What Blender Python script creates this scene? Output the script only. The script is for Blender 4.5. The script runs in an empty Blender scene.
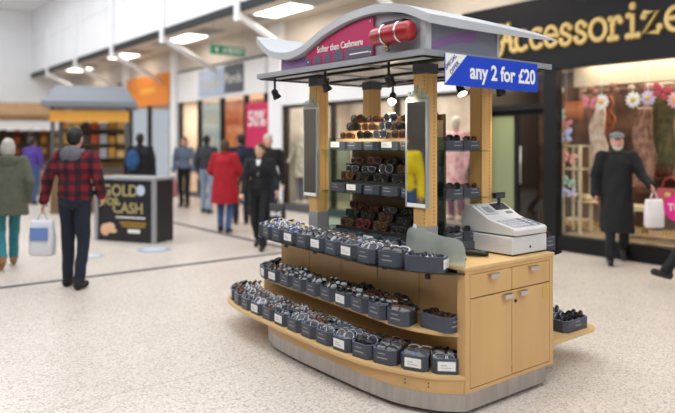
import bpy, bmesh, math, random
from mathutils import Vector, Matrix, noise
random.seed(7)

# ---------------------------------------------------------------- camera, world, light, exposure
# world frame: X across the mall towards the shop fronts, Y along the mall, Z up (metres); the cash-desk corner of the kiosk is the origin
SC = bpy.context.scene
COL = SC.collection
FPX, HOR, CAMZ = 650.0, 143.0, 1.6
TH = math.atan2(0.618, 0.786)
CX, CY = -2.928, -2.520
cam = bpy.data.cameras.new('camera')
cam.sensor_width = 36.0
cam.lens = 36.0 * FPX / 675.0
cam.shift_y = -(206.5 - HOR) / 675.0
cam.clip_start, cam.clip_end = 0.05, 200
cam.dof.use_dof = True
cam.dof.focus_distance = 4.4
cam.dof.aperture_fstop = 0.85
camo = bpy.data.objects.new('camera', cam)
COL.objects.link(camo)
camo.location = (CX, CY, CAMZ)
camo.rotation_euler = (math.pi / 2, 0, -TH)
SC.camera = camo

world = bpy.data.worlds.new('world')
SC.world = world
world.use_nodes = True
bg = world.node_tree.nodes['Background']
bg.inputs[0].default_value = (0.85, 0.92, 1.0, 1)
bg.inputs[1].default_value = 0.5

def area_light(name, loc, sx, sy, power, color=(1, 1, 1), rot=(0, 0, 0)):
    l = bpy.data.lights.new(name, 'AREA')
    l.shape = 'RECTANGLE'; l.size = sx; l.size_y = sy; l.energy = power; l.color = color
    o = bpy.data.objects.new(name, l); COL.objects.link(o)
    o.location = loc; o.rotation_euler = rot
    return o
# daylight coming down through the long roof glazing of the mall
area_light('skylight_daylight', (0.3, 8.0, 7.35), 4.6, 34.0, 1450, (0.96, 0.98, 1.0))

# fill light added high on the opposite wall to brighten canopy and posts
area_light('canopy_fill_light', (-4.7, 5.0, 5.7), 2.2, 24.0, 380, (0.98, 0.98, 1.0), (0, -math.pi / 2, 0))

SC.view_settings.view_transform = 'Standard'
SC.view_settings.look = 'None'
SC.view_settings.gamma = 1.0
SC.view_settings.use_curve_mapping = False
SC.view_settings.exposure = 0.08

# ---------------------------------------------------------------- pixel helpers (a pixel gives a direction, a surface gives the distance)
CS, SN = math.cos(TH), math.sin(TH)
def ray(px, py):
    a, b = (px - 337.5) / FPX, -(py - HOR) / FPX
    return Vector((CS * a + SN, -SN * a + CS, b))
def on_z(px, py, z=0.0):
    d = ray(px, py); t = (z - CAMZ) / d.z
    return Vector((CX + d.x * t, CY + d.y * t, z))
def on_x(px, py, x):
    d = ray(px, py); t = (x - CX) / d.x
    return Vector((x, CY + d.y * t, CAMZ + d.z * t))
def on_y(px, py, y):
    d = ray(px, py); t = (y - CY) / d.y
    return Vector((CX + d.x * t, y, CAMZ + d.z * t))

# ---------------------------------------------------------------- materials
def lin(c):
    return tuple(((v / 255.0) / 12.92 if v / 255.0 <= 0.04045 else ((v / 255.0 + 0.055) / 1.055) ** 2.4) for v in c) + (1.0,)
MATS = {}
def mat(name, rgb, rough=0.5, metal=0.0, var=0.0, scale=8.0, stretch=(1, 1, 1), bump=0.0, bscale=40.0, rgb2=None, coat=0.0, spec=None):
    if name in MATS: return MATS[name]
    m = bpy.data.materials.new(name); m.use_nodes = True
    nt = m.node_tree; b = nt.nodes['Principled BSDF']
    b.inputs['Roughness'].default_value = rough; b.inputs['Metallic'].default_value = metal
    if coat: b.inputs['Coat Weight'].default_value = coat; b.inputs['Coat Roughness'].default_value = 0.08
    if spec is not None: b.inputs['Specular IOR Level'].default_value = spec
    c = lin(rgb)
    b.inputs['Base Color'].default_value = c
    if var > 0 or rgb2 is not None or bump > 0:
        tc = nt.nodes.new('ShaderNodeTexCoord'); mp = nt.nodes.new('ShaderNodeMapping')
        mp.inputs['Scale'].default_value = stretch
        nt.links.new(tc.outputs['Object'], mp.inputs['Vector'])
    if var > 0 or rgb2 is not None:
        n = nt.nodes.new('ShaderNodeTexNoise'); n.inputs['Scale'].default_value = scale; n.inputs['Detail'].default_value = 4
        nt.links.new(mp.outputs[0], n.inputs['Vector'])
        r = nt.nodes.new('ShaderNodeValToRGB')
        r.color_ramp.elements[0].position = 0.35; r.color_ramp.elements[1].position = 0.65
        c2 = lin(rgb2) if rgb2 is not None else tuple(min(1, v * (1 + var)) for v in c[:3]) + (1,)
        c1 = c if rgb2 is not None else tuple(v * (1 - var) for v in c[:3]) + (1,)
        r.color_ramp.elements[0].color = c1; r.color_ramp.elements[1].color = c2
        nt.links.new(n.outputs['Fac'], r.inputs[0]); nt.links.new(r.outputs[0], b.inputs['Base Color'])
    if bump > 0:
        n2 = nt.nodes.new('ShaderNodeTexNoise'); n2.inputs['Scale'].default_value = bscale
        nt.links.new(mp.outputs[0], n2.inputs['Vector'])
        bp = nt.nodes.new('ShaderNodeBump'); bp.inputs['Strength'].default_value = bump; bp.inputs['Distance'].default_value = 0.01
        nt.links.new(n2.outputs['Fac'], bp.inputs['Height']); nt.links.new(bp.outputs[0], b.inputs['Normal'])
    MATS[name] = m
    return m
def emit(name, rgb, strength):
    if name in MATS: return MATS[name]
    m = bpy.data.materials.new(name); m.use_nodes = True
    b = m.node_tree.nodes['Principled BSDF']
    b.inputs['Base Color'].default_value = lin(rgb)
    b.inputs['Emission Color'].default_value = lin(rgb); b.inputs['Emission Strength'].default_value = strength
    MATS[name] = m; return m
def glass(name, tint=(252, 254, 253), refl=0.12, rough=0.02, haze=0.0):
    if name in MATS: return MATS[name]
    m = bpy.data.materials.new(name); m.use_nodes = True
    nt = m.node_tree; nt.nodes.clear()
    o = nt.nodes.new('ShaderNodeOutputMaterial'); t = nt.nodes.new('ShaderNodeBsdfTransparent'); g = nt.nodes.new('ShaderNodeBsdfGlossy')
    t.inputs[0].default_value = lin(tint); g.inputs['Roughness'].default_value = rough
    lw = nt.nodes.new('ShaderNodeLayerWeight'); lw.inputs[0].default_value = 0.5
    pw = nt.nodes.new('ShaderNodeMath'); pw.operation = 'POWER'; pw.inputs[1].default_value = 3.5; nt.links.new(lw.outputs['Facing'], pw.inputs[0])
    ma = nt.nodes.new('ShaderNodeMath'); ma.operation = 'MULTIPLY_ADD'; ma.inputs[1].default_value = 0.5; ma.inputs[2].default_value = refl * 0.25; nt.links.new(pw.outputs[0], ma.inputs[0])
    mx = nt.nodes.new('ShaderNodeMixShader')
    nt.links.new(ma.outputs[0], mx.inputs[0]); nt.links.new(t.outputs[0], mx.inputs[1]); nt.links.new(g.outputs[0], mx.inputs[2])
    last = mx
    if haze > 0:
        d = nt.nodes.new('ShaderNodeBsdfTranslucent'); d.inputs[0].default_value = lin(tint)
        d2 = nt.nodes.new('ShaderNodeBsdfDiffuse'); d2.inputs[0].default_value = lin(tint)
        md = nt.nodes.new('ShaderNodeMixShader'); nt.links.new(d.outputs[0], md.inputs[1]); nt.links.new(d2.outputs[0], md.inputs[2])
        m2 = nt.nodes.new('ShaderNodeMixShader'); m2.inputs[0].default_value = haze
        nt.links.new(mx.outputs[0], m2.inputs[1]); nt.links.new(md.outputs[0], m2.inputs[2]); last = m2
    nt.links.new(last.outputs[0], o.inputs[0])
    MATS[name] = m; return m

WOOD = mat('maple_veneer', (206, 165, 110), 0.38, var=0.07, scale=5, stretch=(1, 1, 0.12), bump=0.02, bscale=60)
WOODH = mat('maple_edge', (214, 178, 124), 0.4, var=0.06, scale=6, stretch=(1, 0.2, 1))
POSTW = mat('post_pine', (218, 174, 110), 0.4, var=0.08, scale=7, stretch=(1, 1, 0.06))
STEEL = mat('brushed_steel', (176, 172, 168), 0.38, 0.75, var=0.10, scale=9, stretch=(3, 3, 0.4))
CHROME = mat('chrome', (215, 215, 218), 0.12, 1.0)
GREYM = mat('grey_paint_metal', (158, 161, 166), 0.42, 0.25, var=0.03, scale=3)
LGREY = mat('canopy_grey', (186, 189, 194), 0.45, 0.1, var=0.03, scale=3)
DGREY = mat('dark_grey_metal', (84, 87, 92), 0.45, 0.2)
BLACK = mat('black_plastic', (15, 15, 17), 0.4)
BLACKM = mat('black_paint', (11, 11, 13), 0.45, spec=0.35)
WHITE = mat('white_paint', (243, 244, 246), 0.55, var=0.015, scale=1.5)
CREAM = mat('cream_wall', (216, 206, 194), 0.65, var=0.03, scale=1.2)
TRAYM = mat('tray_grey', (66, 72, 84), 0.42, var=0.06, scale=20)
TRAYT = mat('tray_top_sky_tint', (112, 128, 154), 0.28, var=0.06, scale=20)  # lighter blue tops: the sky's reflection put into the colour
CARD = mat('white_card', (236, 236, 234), 0.6)
PRINT = mat('grey_print', (150, 154, 160), 0.6)
GLASS = glass('clear_glass')
GLASSG = glass('green_shelf_glass', (222, 238, 232), 0.18)
FROST = glass('frosted_glass', (228, 236, 234), 0.2, 0.25, 0.34)
REGW = mat('register_plastic', (208, 209, 210), 0.42, var=0.015, scale=6)
MIRROR = mat('mirror_silver', (205, 208, 205), 0.03, 1.0)
SKIN = mat('skin', (206, 160, 136), 0.5, var=0.05, scale=12)

# ---------------------------------------------------------------- mesh builder
class MB:
    def __init__(s): s.v, s.f = [], []
    def add(s, vs, fs):
        n = len(s.v); s.v += [tuple(p) for p in vs]; s.f += [tuple(i + n for i in f) for f in fs]; return s
    def box(s, x0, x1, y0, y1, z0, z1):
        return s.add([(x0, y0, z0), (x1, y0, z0), (x1, y1, z0), (x0, y1, z0), (x0, y0, z1), (x1, y0, z1), (x1, y1, z1), (x0, y1, z1)],
                     [(0, 3, 2, 1), (4, 5, 6, 7), (0, 1, 5, 4), (1, 2, 6, 5), (2, 3, 7, 6), (3, 0, 4, 7)])
    def prism(s, pts, z0, z1):          # outline in XY, counter-clockwise seen from above
        n = len(pts)
        a = sum(pts[i][0] * pts[(i + 1) % n][1] - pts[(i + 1) % n][0] * pts[i][1] for i in range(n))
        if a < 0: pts = list(reversed(pts))
        vs = [(p[0], p[1], z0) for p in pts] + [(p[0], p[1], z1) for p in pts]
        fs = [tuple(range(n - 1, -1, -1)), tuple(range(n, 2 * n))] + [(i, (i + 1) % n, n + (i + 1) % n, n + i) for i in range(n)]
        return s.add(vs, fs)
    def loft(s, rings, caps=True):      # rings: lists of points of equal length
        n = len(rings[0]); vs = [p for r in rings for p in r]; fs = []
        for k in range(len(rings) - 1):
            for i in range(n):
                fs.append((k * n + i, k * n + (i + 1) % n, (k + 1) * n + (i + 1) % n, (k + 1) * n + i))
        if caps:
            fs.append(tuple(range(n - 1, -1, -1))); fs.append(tuple(range((len(rings) - 1) * n, len(rings) * n)))
        return s.add(vs, fs)
    def tube(s, pts, r, seg=8, closed=False, flat=None):
        pts = [Vector(p) for p in pts]; n = len(pts); rr = r if isinstance(r, (list, tuple)) else [r] * n
        rings = []; up = None
        for i, p in enumerate(pts):
            if closed: t = pts[(i + 1) % n] - pts[i - 1]
            else: t = pts[min(i + 1, n - 1)] - pts[max(i - 1, 0)]
            t.normalize()
            if up is None:
                up = Vector((0, 0, 1)) if abs(t.z) < 0.9 else Vector((0, 1, 0))
            a = t.cross(up).normalized(); up = a.cross(t).normalized()
            fx, fy = flat if flat else (1, 1)
            rings.append([p + (a * math.cos(q) * fx + up * math.sin(q) * fy) * rr[i] for q in [2 * math.pi * k / seg for k in range(seg)]])
        if closed: rings.append(rings[0]); return s.loft(rings, False)
        return s.loft(rings)
    def cyl(s, p0, p1, r0, r1=None, seg=14):
        return s.tube([p0, p1], [r0, r0 if r1 is None else r1], seg)
    def ell(s, c, r, seg=14, rings=9, rot=None):
        c = Vector(c); rg = []
        for k in range(1, rings):
            ph = math.pi * k / rings
            rg.append([(r[0] * math.sin(ph) * math.cos(q), r[1] * math.sin(ph) * math.sin(q), -r[2] * math.cos(ph)) for q in [2 * math.pi * i / seg for i in range(seg)]])
        fix = (lambda p: c + (rot @ Vector(p) if rot else Vector(p)))
        n = seg; vs = [fix(p) for r_ in rg for p in r_] + [fix((0, 0, -r[2])), fix((0, 0, r[2]))]
        fs = []
        m = len(rg)
        for k in range(m - 1):
            for i in range(n): fs.append((k * n + i, k * n + (i + 1) % n, (k + 1) * n + (i + 1) % n, (k + 1) * n + i))
        for i in range(n):
            fs.append((m * n, (i + 1) % n, i)); fs.append((m * n + 1, (m - 1) * n + i, (m - 1) * n + (i + 1) % n))
        return s.add(vs, fs)
    def cap(s, p0, p1, r0, r1, seg=12):    # tapered capsule
        p0, p1 = Vector(p0), Vector(p1); d = (p1 - p0)
        if d.length < 1e-6: return s.ell(p0, (r0, r0, r0))
        d.normalize()
        P, R = [], []
        for a in (-80, -50, -20): P.append(p0 + d * r0 * math.sin(math.radians(a))); R.append(r0 * math.cos(math.radians(a)))
        for a in (20, 50, 80): P.append(p1 + d * r1 * math.sin(math.radians(a))); R.append(r1 * math.cos(math.radians(a)))
        return s.tube(P, R, seg)
    def mesh(s, name, smooth=False):
        me = bpy.data.meshes.new(name); me.from_pydata(s.v, [], s.f); me.update()
        if smooth: me.polygons.foreach_set('use_smooth', [True] * len(me.polygons))
        return me
    def build(s, name, m, parent=None, smooth=False, bevel=0, loc=None, rot=None):
        return link(name, s.mesh(name, smooth), m, parent, bevel, loc, rot)

def link(name, me, m=None, parent=None, bevel=0, loc=None, rot=None):
    o = bpy.data.objects.new(name, me); COL.objects.link(o)
    if m is not None and not me.materials: me.materials.append(m)
    if parent: o.parent = parent
    if loc is not None: o.location = loc
    if rot is not None: o.rotation_euler = rot
    if bevel:
        b = o.modifiers.new('bevel', 'BEVEL'); b.width = bevel; b.segments = 2; b.limit_method = 'ANGLE'; b.angle_limit = 0.6
    return o
def tag(o, label, cat, group=None, kind=None):
    o['label'] = label; o['category'] = cat
    if group: o['group'] = group
    if kind: o['kind'] = kind
    return o
def struct(o, label=None):
    o['kind'] = 'structure'
    if label: o['label'] = label
    return o
def thing(name, label, cat, loc=(0, 0, 0), rz=0.0, group=None):
    o = bpy.data.objects.new(name, None); COL.objects.link(o)
    o.empty_display_size = 0.1
    o.location = loc; o.rotation_euler = (0, 0, rz)
    return tag(o, label, cat, group)
def copy_tree(o, parent=None):
    c = o.copy(); COL.objects.link(c)
    if parent: c.parent = parent
    for ch in list(o.children): copy_tree(ch, c)
    return c
FACE_X = Matrix(((0, 0, -1), (-1, 0, 0), (0, 1, 0))).to_4x4()      # lettering that faces -X
FACE_Y = Matrix(((1, 0, 0), (0, 0, -1), (0, 1, 0))).to_4x4()       # lettering that faces -Y
def text_mesh(body, size, extrude=0.002, align='CENTER', bold=0.0, shear=0.0, sx=1.0):
    cu = bpy.data.curves.new('lettering', 'FONT'); cu.body = body; cu.size = size; cu.extrude = extrude
    cu.align_x = align; cu.align_y = 'CENTER'; cu.offset = bold; cu.shear = shear; cu.resolution_u = 3
    o = bpy.data.objects.new('lettering', cu); COL.objects.link(o)
    me = bpy.data.meshes.new_from_object(o.evaluated_get(bpy.context.evaluated_depsgraph_get()))
    bpy.data.objects.remove(o); bpy.data.curves.remove(cu)
    me.materials.clear()
    if sx != 1.0: me.transform(Matrix.Diagonal((sx, 1, 1, 1)))
    return me
def text(name, body, size, m, parent, frame, loc, rot=0.0, **kw):
    me = text_mesh(body, size, **kw)
    me.transform(Matrix.Translation(loc) @ frame @ Matrix.Rotation(rot, 4, 'Z'))
    return link(name, me, m, parent)
def catmull(pts, n=8):
    out = []
    for i in range(len(pts) - 1):
        p0, p1, p2, p3 = pts[max(i - 1, 0)], pts[i], pts[i + 1], pts[min(i + 2, len(pts) - 1)]
        for k in range(n):
            t = k / n
            out.append(tuple(0.5 * (2 * p1[j] + (p2[j] - p0[j]) * t + (2 * p0[j] - 5 * p1[j] + 4 * p2[j] - p3[j]) * t * t + (3 * p1[j] - p0[j] - 3 * p2[j] + p3[j]) * t ** 3) for j in range(len(p1))))
    out.append(tuple(pts[-1])); return out
ORD = ['first', 'second', 'third', 'fourth', 'fifth', 'sixth', 'seventh', 'eighth', 'ninth', 'tenth', 'eleventh', 'twelfth', 'thirteenth', 'fourteenth', 'fifteenth', 'sixteenth', 'seventeenth', 'eighteenth', 'nineteenth', 'twentieth']
# ---------------------------------------------------------------- the setting: mall hall
def floor_material():
    m = bpy.data.materials.new('terrazzo'); m.use_nodes = True; nt = m.node_tree; b = nt.nodes['Principled BSDF']
    tc = nt.nodes.new('ShaderNodeTexCoord')
    def ramp(stops):
        r = nt.nodes.new('ShaderNodeValToRGB')
        while len(r.color_ramp.elements) < len(stops): r.color_ramp.elements.new(0.5)
        for e, (p, c) in zip(r.color_ramp.elements, stops): e.position = p; e.color = c
        return r
    v = nt.nodes.new('ShaderNodeTexVoronoi'); v.inputs['Scale'].default_value = 95
    nt.links.new(tc.outputs['Object'], v.inputs['Vector'])
    sep = nt.nodes.new('ShaderNodeSeparateColor'); nt.links.new(v.outputs['Color'], sep.inputs[0])
    r1 = ramp([(0.0, lin((160, 146, 134))), (0.12, lin((196, 184, 172))), (0.4, lin((216, 206, 195))), (1.0, lin((230, 223, 214)))])
    nt.links.new(sep.outputs[0], r1.inputs[0])
    n = nt.nodes.new('ShaderNodeTexNoise'); n.inputs['Scale'].default_value = 0.8; n.inputs['Detail'].default_value = 3
    nt.links.new(tc.outputs['Object'], n.inputs['Vector'])
    r2 = ramp([(0.3, (0.90, 0.88, 0.86, 1)), (0.7, (1, 1, 1, 1))]); nt.links.new(n.outputs['Fac'], r2.inputs[0])
    mx = nt.nodes.new('ShaderNodeMix'); mx.data_type = 'RGBA'; mx.blend_type = 'MULTIPLY'; mx.inputs[0].default_value = 1
    nt.links.new(r1.outputs[0], mx.inputs[6]); nt.links.new(r2.outputs[0], mx.inputs[7])
    nt.links.new(mx.outputs[2], b.inputs['Base Color'])
    b.inputs['Roughness'].default_value = 0.33
    return m
FLOOR = floor_material()
fl = struct(MB().box(-4.9, 8.0, -9, 27.6, -0.1, 0.0).build('floor', FLOOR), 'pale speckled terrazzo mall floor')
DSTRIP = mat('dark_floor_strip', (88, 86, 90), 0.4)
MB().box(-4.9, 5.6, 5.36, 5.48, 0, 0.0025).build('floor_strip', DSTRIP, fl)
MB().box(2.50, 2.62, 5.48, 27.5, 0, 0.0025).build('floor_strip', DSTRIP, fl)
MB().box(1.55, 2.45, 10.3, 10.9, 0, 0.002).build('red_floor_tile', mat('red_tile', (196, 138, 124), 0.45, var=0.08), fl)
JNT = mat('floor_joint', (190, 182, 172), 0.5)
for y in (-4.0, -1.2, 1.6, 8.3, 11.2): MB().box(-4.9, 5.6, y, y + 0.006, 0, 0.001).build('floor_joint', JNT, fl)
for x in (-2.2, 3.4): MB().box(x, x + 0.006, -9, 27, 0, 0.001).build('floor_joint', JNT, fl)

struct(MB().box(-5.0, 8.0, 27.5, 27.7, 0, 7.4).build('wall_far', WHITE), 'white end wall of the mall')
# opposite wall: white above with window frames invented for the fill light, shops below
for k in range(8):
    w_ = struct(MB().box(-4.80, -4.76, -6.9 + 3 * k, -6.8 + 3 * k, 4.5, 6.9).box(-4.80, -4.76, -4.0 + 3 * k, -3.9 + 3 * k, 4.5, 6.9).box(-4.80, -4.76, -6.8 + 3 * k, -4.0 + 3 * k, 4.5, 4.58).box(-4.80, -4.76, -6.8 + 3 * k, -4.0 + 3 * k, 6.82, 6.9).build('window_%d' % (k + 1), GREYM), 'grey window frame added around the fill light on the opposite wall')
wl = struct(MB().box(-5.0, -4.8, -9, 27.5, 3.4, 7.4).build('wall_left', WHITE), 'white side wall of the mall')
struct(MB().box(-5.0, -4.8, -9, 27.5, 0, 3.4).build('wall_left_shops', mat('opposite_shop_wall', (112, 104, 96), 0.6, rgb2=(66, 60, 58), scale=0.5)), 'white side wall of the mall')
struct(MB().box(-5.0, 8.0, -9.2, -9.0, 0, 7.4).build('wall_back', WHITE), 'white wall behind the camera')
up = struct(MB().box(4.0, 4.2, -9, 27.5, 4.5, 7.4).build('wall_upper', WHITE), 'white upper wall above the shop fronts')
MB().box(3.96, 4.0, -9, 27.5, 4.38, 4.58).build('black_edge_strip', BLACKM, up)  # black strip along the lower edge of the upper wall
JW = mat('panel_joint', (205, 207, 210), 0.6)
for k in range(14): MB().box(3.995, 4.0, -6 + k * 2.4, -5.985 + k * 2.4, 4.56, 7.3).build('panel_joint', JW, up)
MB().box(3.995, 4.0, -9, 27.5, 5.8, 5.815).build('panel_joint', JW, up)
struct(MB().box(5.7, 5.9, -9, 27.5, 3.8, 4.5).build('wall_bulkhead', CREAM), 'cream bulkhead wall above the shop signs')
sof = struct(MB().box(4.2, 8.0, -9, 27.5, 4.5, 4.6).build('ceiling_soffit', CREAM), 'cream soffit over the shop fronts')
VENT = mat('vent_grey', (150, 150, 150), 0.6)
for k in range(8):
    y = 9.3 + (k - 2) * 2.4
    MB().box(4.55, 5.15, y + 0.7, y + 1.7, 4.485, 4.5).build('air_vent', VENT, sof)
ceil = struct(MB().box(-4.8, -2.4, -9, 27.5, 7.2, 7.4).build('ceiling', WHITE), 'white mall ceiling with a roof light')
MB().box(2.2, 4.0, -9, 27.5, 7.2, 7.4).build('ceiling_side', WHITE, ceil)
for k in range(10): MB().box(-2.4, 2.2, -8 + k * 3.8, -7.85 + k * 3.8, 7.0, 7.3).build('roof_beam', GREYM, ceil)

# white posts with struts under the upper wall
for i, y in enumerate((5.7, 9.66, 13.6, 17.4, 21.1, 24.8)):
    b = thing('strut_bracket', ORD[i] + ' white steel bracket along the upper wall, counted from the kiosk end', 'bracket', (4.0, y, 4.2), 0, 'white steel brackets under the upper wall'); struct(b)
    MB().box(-0.10, 0.0, -0.09, 0.09, 0.0, 1.9).build('post', WHITE, b, bevel=0.01)
    MB().tube([(-0.02, 0, 0.12), (1.62, 0.15, -0.62)], 0.075, 10).build('strut', WHITE, b, True)
# soffit lights
LAMPW = emit('soffit_lamp', (255, 244, 226), 7.0)
for i, y in enumerate((4.5, 9.3, 14.1, 18.9, 23.7)):
    t = thing('soffit_light', ORD[i] + ' rectangular light in the soffit, counted from the kiosk end', 'light', (4.85, y, 4.5), 0, 'rectangular lights in the soffit')
    MB().box(-0.33, 0.33, -0.78, 0.78, -0.03, 0.0).build('frame', WHITE, t)
    MB().box(-0.28, 0.28, -0.72, 0.72, -0.036, -0.03).build('diffuser', LAMPW, t)

# ---------------------------------------------------------------- jewellery and accessories shop on the right (black sign, gold letters)
GOLD = mat('gold_letter', (226, 198, 128), 0.45, 0.15)
GOLDE = mat('gold_letter_edge', (150, 118, 58), 0.5, 0.2)
FASC = mat('black_sign_board', (17, 18, 23), 0.5, var=0.05, spec=0.3)
shop = thing('accessory_shop_front', 'black accessory shop front with gold letters and a lit display window', 'shop front', (5.7, 3.0, 0)); struct(shop)
def part(mb, name, m, par, smooth=False, bevel=0):       # builds a part given in world coordinates under a thing placed with no rotation
    o = mb.build(name, m, par, smooth, bevel)
    p = par; off = Vector((0, 0, 0))
    while p: off += Vector(p.location); p = p.parent
    o.location = -off
    return o
part(MB().box(5.6, 5.75, -6, 4.9, 2.7, 3.8), 'fascia', FASC, shop)
part(MB().box(5.64, 5.8, -6, 3.08, 0.0, 0.22), 'plinth', BLACKM, shop)
part(MB().box(5.62, 5.78, 3.08, 3.3, 0, 2.7), 'door_post', BLACKM, shop)
part(MB().box(5.62, 5.78, 4.45, 4.62, 0, 2.7), 'door_post', BLACKM, shop)
part(MB().box(5.64, 5.76, 3.3, 4.45, 2.12, 2.2), 'transom', BLACKM, shop)
part(MB().box(5.66, 5.74, -1.35, -1.28, 0.22, 2.7), 'mullion', BLACKM, shop)
part(MB().box(5.69, 5.70, -1.28, 3.08, 0.22, 2.7), 'window_pane', GLASS, shop)
part(MB().box(5.69, 5.70, -6, -1.35, 0.22, 2.7), 'window_pane', GLASS, shop)
part(MB().box(5.69, 5.70, 3.3, 4.45, 2.2, 2.7), 'window_pane', GLASS, shop)
SHOPB = mat('shop_back_wall', (112, 82, 64), 0.7, rgb2=(66, 44, 38), scale=2.2)
SHOPF = mat('shop_floor', (176, 150, 122), 0.5)
SHOPC = mat('shop_ceiling', (222, 206, 182), 0.7)
part(MB().box(7.4, 7.5, -6, 4.6, 0, 2.95), 'back_wall', SHOPB, shop)
part(MB().box(5.8, 7.4, -6, 3.1, 0.0, 0.24), 'window_deck', SHOPF, shop)
part(MB().box(5.76, 7.4, -6, 4.6, 2.85, 2.95), 'shop_ceiling', SHOPC, shop)
part(MB().box(6.12, 6.2, -6, 3.1, 2.46, 2.85), 'inner_bulkhead', SHOPC, shop)
part(MB().box(6.3, 7.4, 3.12, 3.2, 0, 2.85), 'side_wall', SHOPB, shop)
part(MB().box(5.8, 7.4, 4.6, 4.68, 0, 2.85), 'side_wall', mat('dark_inner_wall', (52, 42, 40), 0.6), shop)
# glass door leaf standing in the doorway
dr = part(MB().box(5.80, 5.815, 3.95, 4.43, 0.05, 2.10), 'door_leaf', glass('green_door_glass', (214, 222, 188), 0.2, 0.05, 0.5), shop)
for z0, z1 in ((0.02, 0.1), (2.04, 2.12)): part(MB().box(5.79, 5.825, 3.35, 4.44, z0, z1), 'door_rail', BLACKM, shop)
part(MB().box(5.80, 5.815, 3.36, 3.9, 0.1, 2.04), 'door_leaf', GLASS, shop)
part(MB().box(5.785, 5.83, 3.88, 3.96, 0.02, 2.12), 'door_stile', BLACKM, shop)
part(MB().tube([(5.74, 3.80, 0.95), (5.74, 3.80, 1.55)], 0.016, 8), 'door_pull', STEEL, shop, True)
part(MB().box(6.6, 6.62, 3.5, 3.9, 1.3, 1.95), 'inner_poster', mat('sepia_poster', (196, 168, 104), 0.6, rgb2=(120, 84, 40), scale=5), shop)
# gold display letters drawn as strokes with ball ends (unit: x-height 1)
def arc(cx, cy, rx, ry, a0, a1, n=16): return [(cx + rx * math.cos(math.radians(a0 + (a1 - a0) * k / n)), cy + ry * math.sin(math.radians(a0 + (a1 - a0) * k / n))) for k in range(n + 1)]
LET = {
 'A': [catmull([(-0.25, 0.05), (-0.05, -0.12), (0.15, 0.05), (0.35, 0.7), (0.6, 1.45)], 6), [(0.6, 1.45), (0.72, 0.7), (0.80, 0.1), (0.95, 0.0), (1.05, 0.06)], catmull([(0.2, 0.55), (0.5, 0.62), (0.8, 0.55)], 4),
       catmull([(-0.1, 1.0), (-0.28, 1.15), (-0.15, 1.4), (0.15, 1.42), (0.45, 1.3)], 6)],
 'c': [arc(0.42, 0.5, 0.36, 0.48, 55, 310)],
 'e': [[(0.08, 0.52), (0.78, 0.55)] , arc(0.42, 0.5, 0.36, 0.48, 8, 315)],
 's': [catmull([(0.66, 0.80), (0.45, 0.98), (0.2, 0.86), (0.22, 0.6), (0.5, 0.46), (0.7, 0.26), (0.5, 0.03), (0.22, 0.05), (0.1, 0.22)], 5)],
 'o': [arc(0.46, 0.5, 0.40, 0.48, 0, 360, 24)],
 'r': [[(0.12, 0.9), (0.25, 0.95), (0.25, 0.0)], [(0.08, 0.0), (0.45, 0.0)], catmull([(0.25, 0.6), (0.4, 0.88), (0.62, 0.92), (0.7, 0.75)], 5)],
 'i': [[(0.1, 0.92), (0.27, 0.95), (0.27, 0.0)], [(0.06, 0.0), (0.5, 0.0)], [(0.27, 1.30), (0.27, 1.36)]],
 'z': [[(0.1, 0.78), (0.12, 0.95), (0.72, 0.95), (0.1, 0.02), (0.72, 0.02), (0.78, 0.25)]],
}
LW = {'A': 1.1, 'c': 0.8, 'e': 0.84, 's': 0.78, 'o': 0.92, 'r': 0.74, 'i': 0.56, 'z': 0.84}
pxs = [(500, 517), (516, 529), (531, 544), (545, 559), (560, 573), (575, 588), (590, 608), (609, 622), (627, 640), (642, 662), (666, 686)]
for ch, (p0, p1) in zip('Accessorize', pxs):
    y0, y1 = on_x(p0, 50, 5.6).y, on_x(p1, 50, 5.6).y
    sx = (y0 - y1) / LW[ch] * 0.98; sz = 0.30; z0 = 3.04
    for nm, r, x, mm in (('sign_letter', 0.034, 5.575, GOLD), ('letter_edge', 0.047, 5.592, GOLDE)):
        mb = MB()
        for st in LET[ch]:
            pts = [(x, y0 - u * sx, z0 + v * sz) for u, v in st]
            cl = (Vector(pts[0]) - Vector(pts[-1])).length < 0.01
            if cl: mb.tube(pts[:-1], r, 8, True)
            else:
                mb.tube(pts, r, 8); mb.ell(pts[0], (r * 0.6, r * 1.25, r * 1.25), 10, 6); mb.ell(pts[-1], (r * 0.6, r * 1.25, r * 1.25), 10, 6)
        par_o = part(mb, nm, mm, shop, True) if nm == 'sign_letter' else part(mb, nm, mm, shop, True)
        par_o.scale = (0.4, 1, 1); par_o.location.x = -5.7 + x * 0.6
GSTR = mat('gold_window_lettering', (186, 154, 84), 0.5, 0.1)
for k in range(5):
    o = text('window_lettering', 'ACCESSORIZE.COM', 0.15, GSTR, shop, FACE_X, (5.684, 2.35 - k * 1.42, 0.42), sx=0.95, bold=0.001)
    o.location = (-5.7, -3.0, 0)
# downlights in the shop ceiling
for i, (x, y) in enumerate(((5.95, 2.6), (5.95, 1.4), (5.95, 0.2), (6.9, 2.0), (6.9, 0.8), (5.95, -1.0))):
    t = thing('shop_downlight', ORD[i] + ' round downlight in the accessory shop ceiling', 'light', (x, y, 2.85), 0, 'round downlights in the accessory shop')
    MB().cyl((0, 0, -0.02), (0, 0, 0), 0.08, 0.085, 16).build('trim_ring', WHITE, t, True)
    MB().cyl((0, 0, -0.024), (0, 0, -0.02), 0.06, 0.06, 16).build('lens', emit('downlight_lens', (255, 236, 205), 14.0), t, True)
area_light('accessory_shop_light', (5.95, 0.6, 2.82), 0.3, 4.6, 30, (1.0, 0.86, 0.68))
area_light('accessory_shop_inner_light', (6.75, 0.6, 2.8), 0.8, 4.6, 110, (1.0, 0.86, 0.68))
area_light('doorway_light', (6.4, 3.9, 2.8), 0.6, 0.6, 26, (1.0, 0.88, 0.66))

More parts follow.
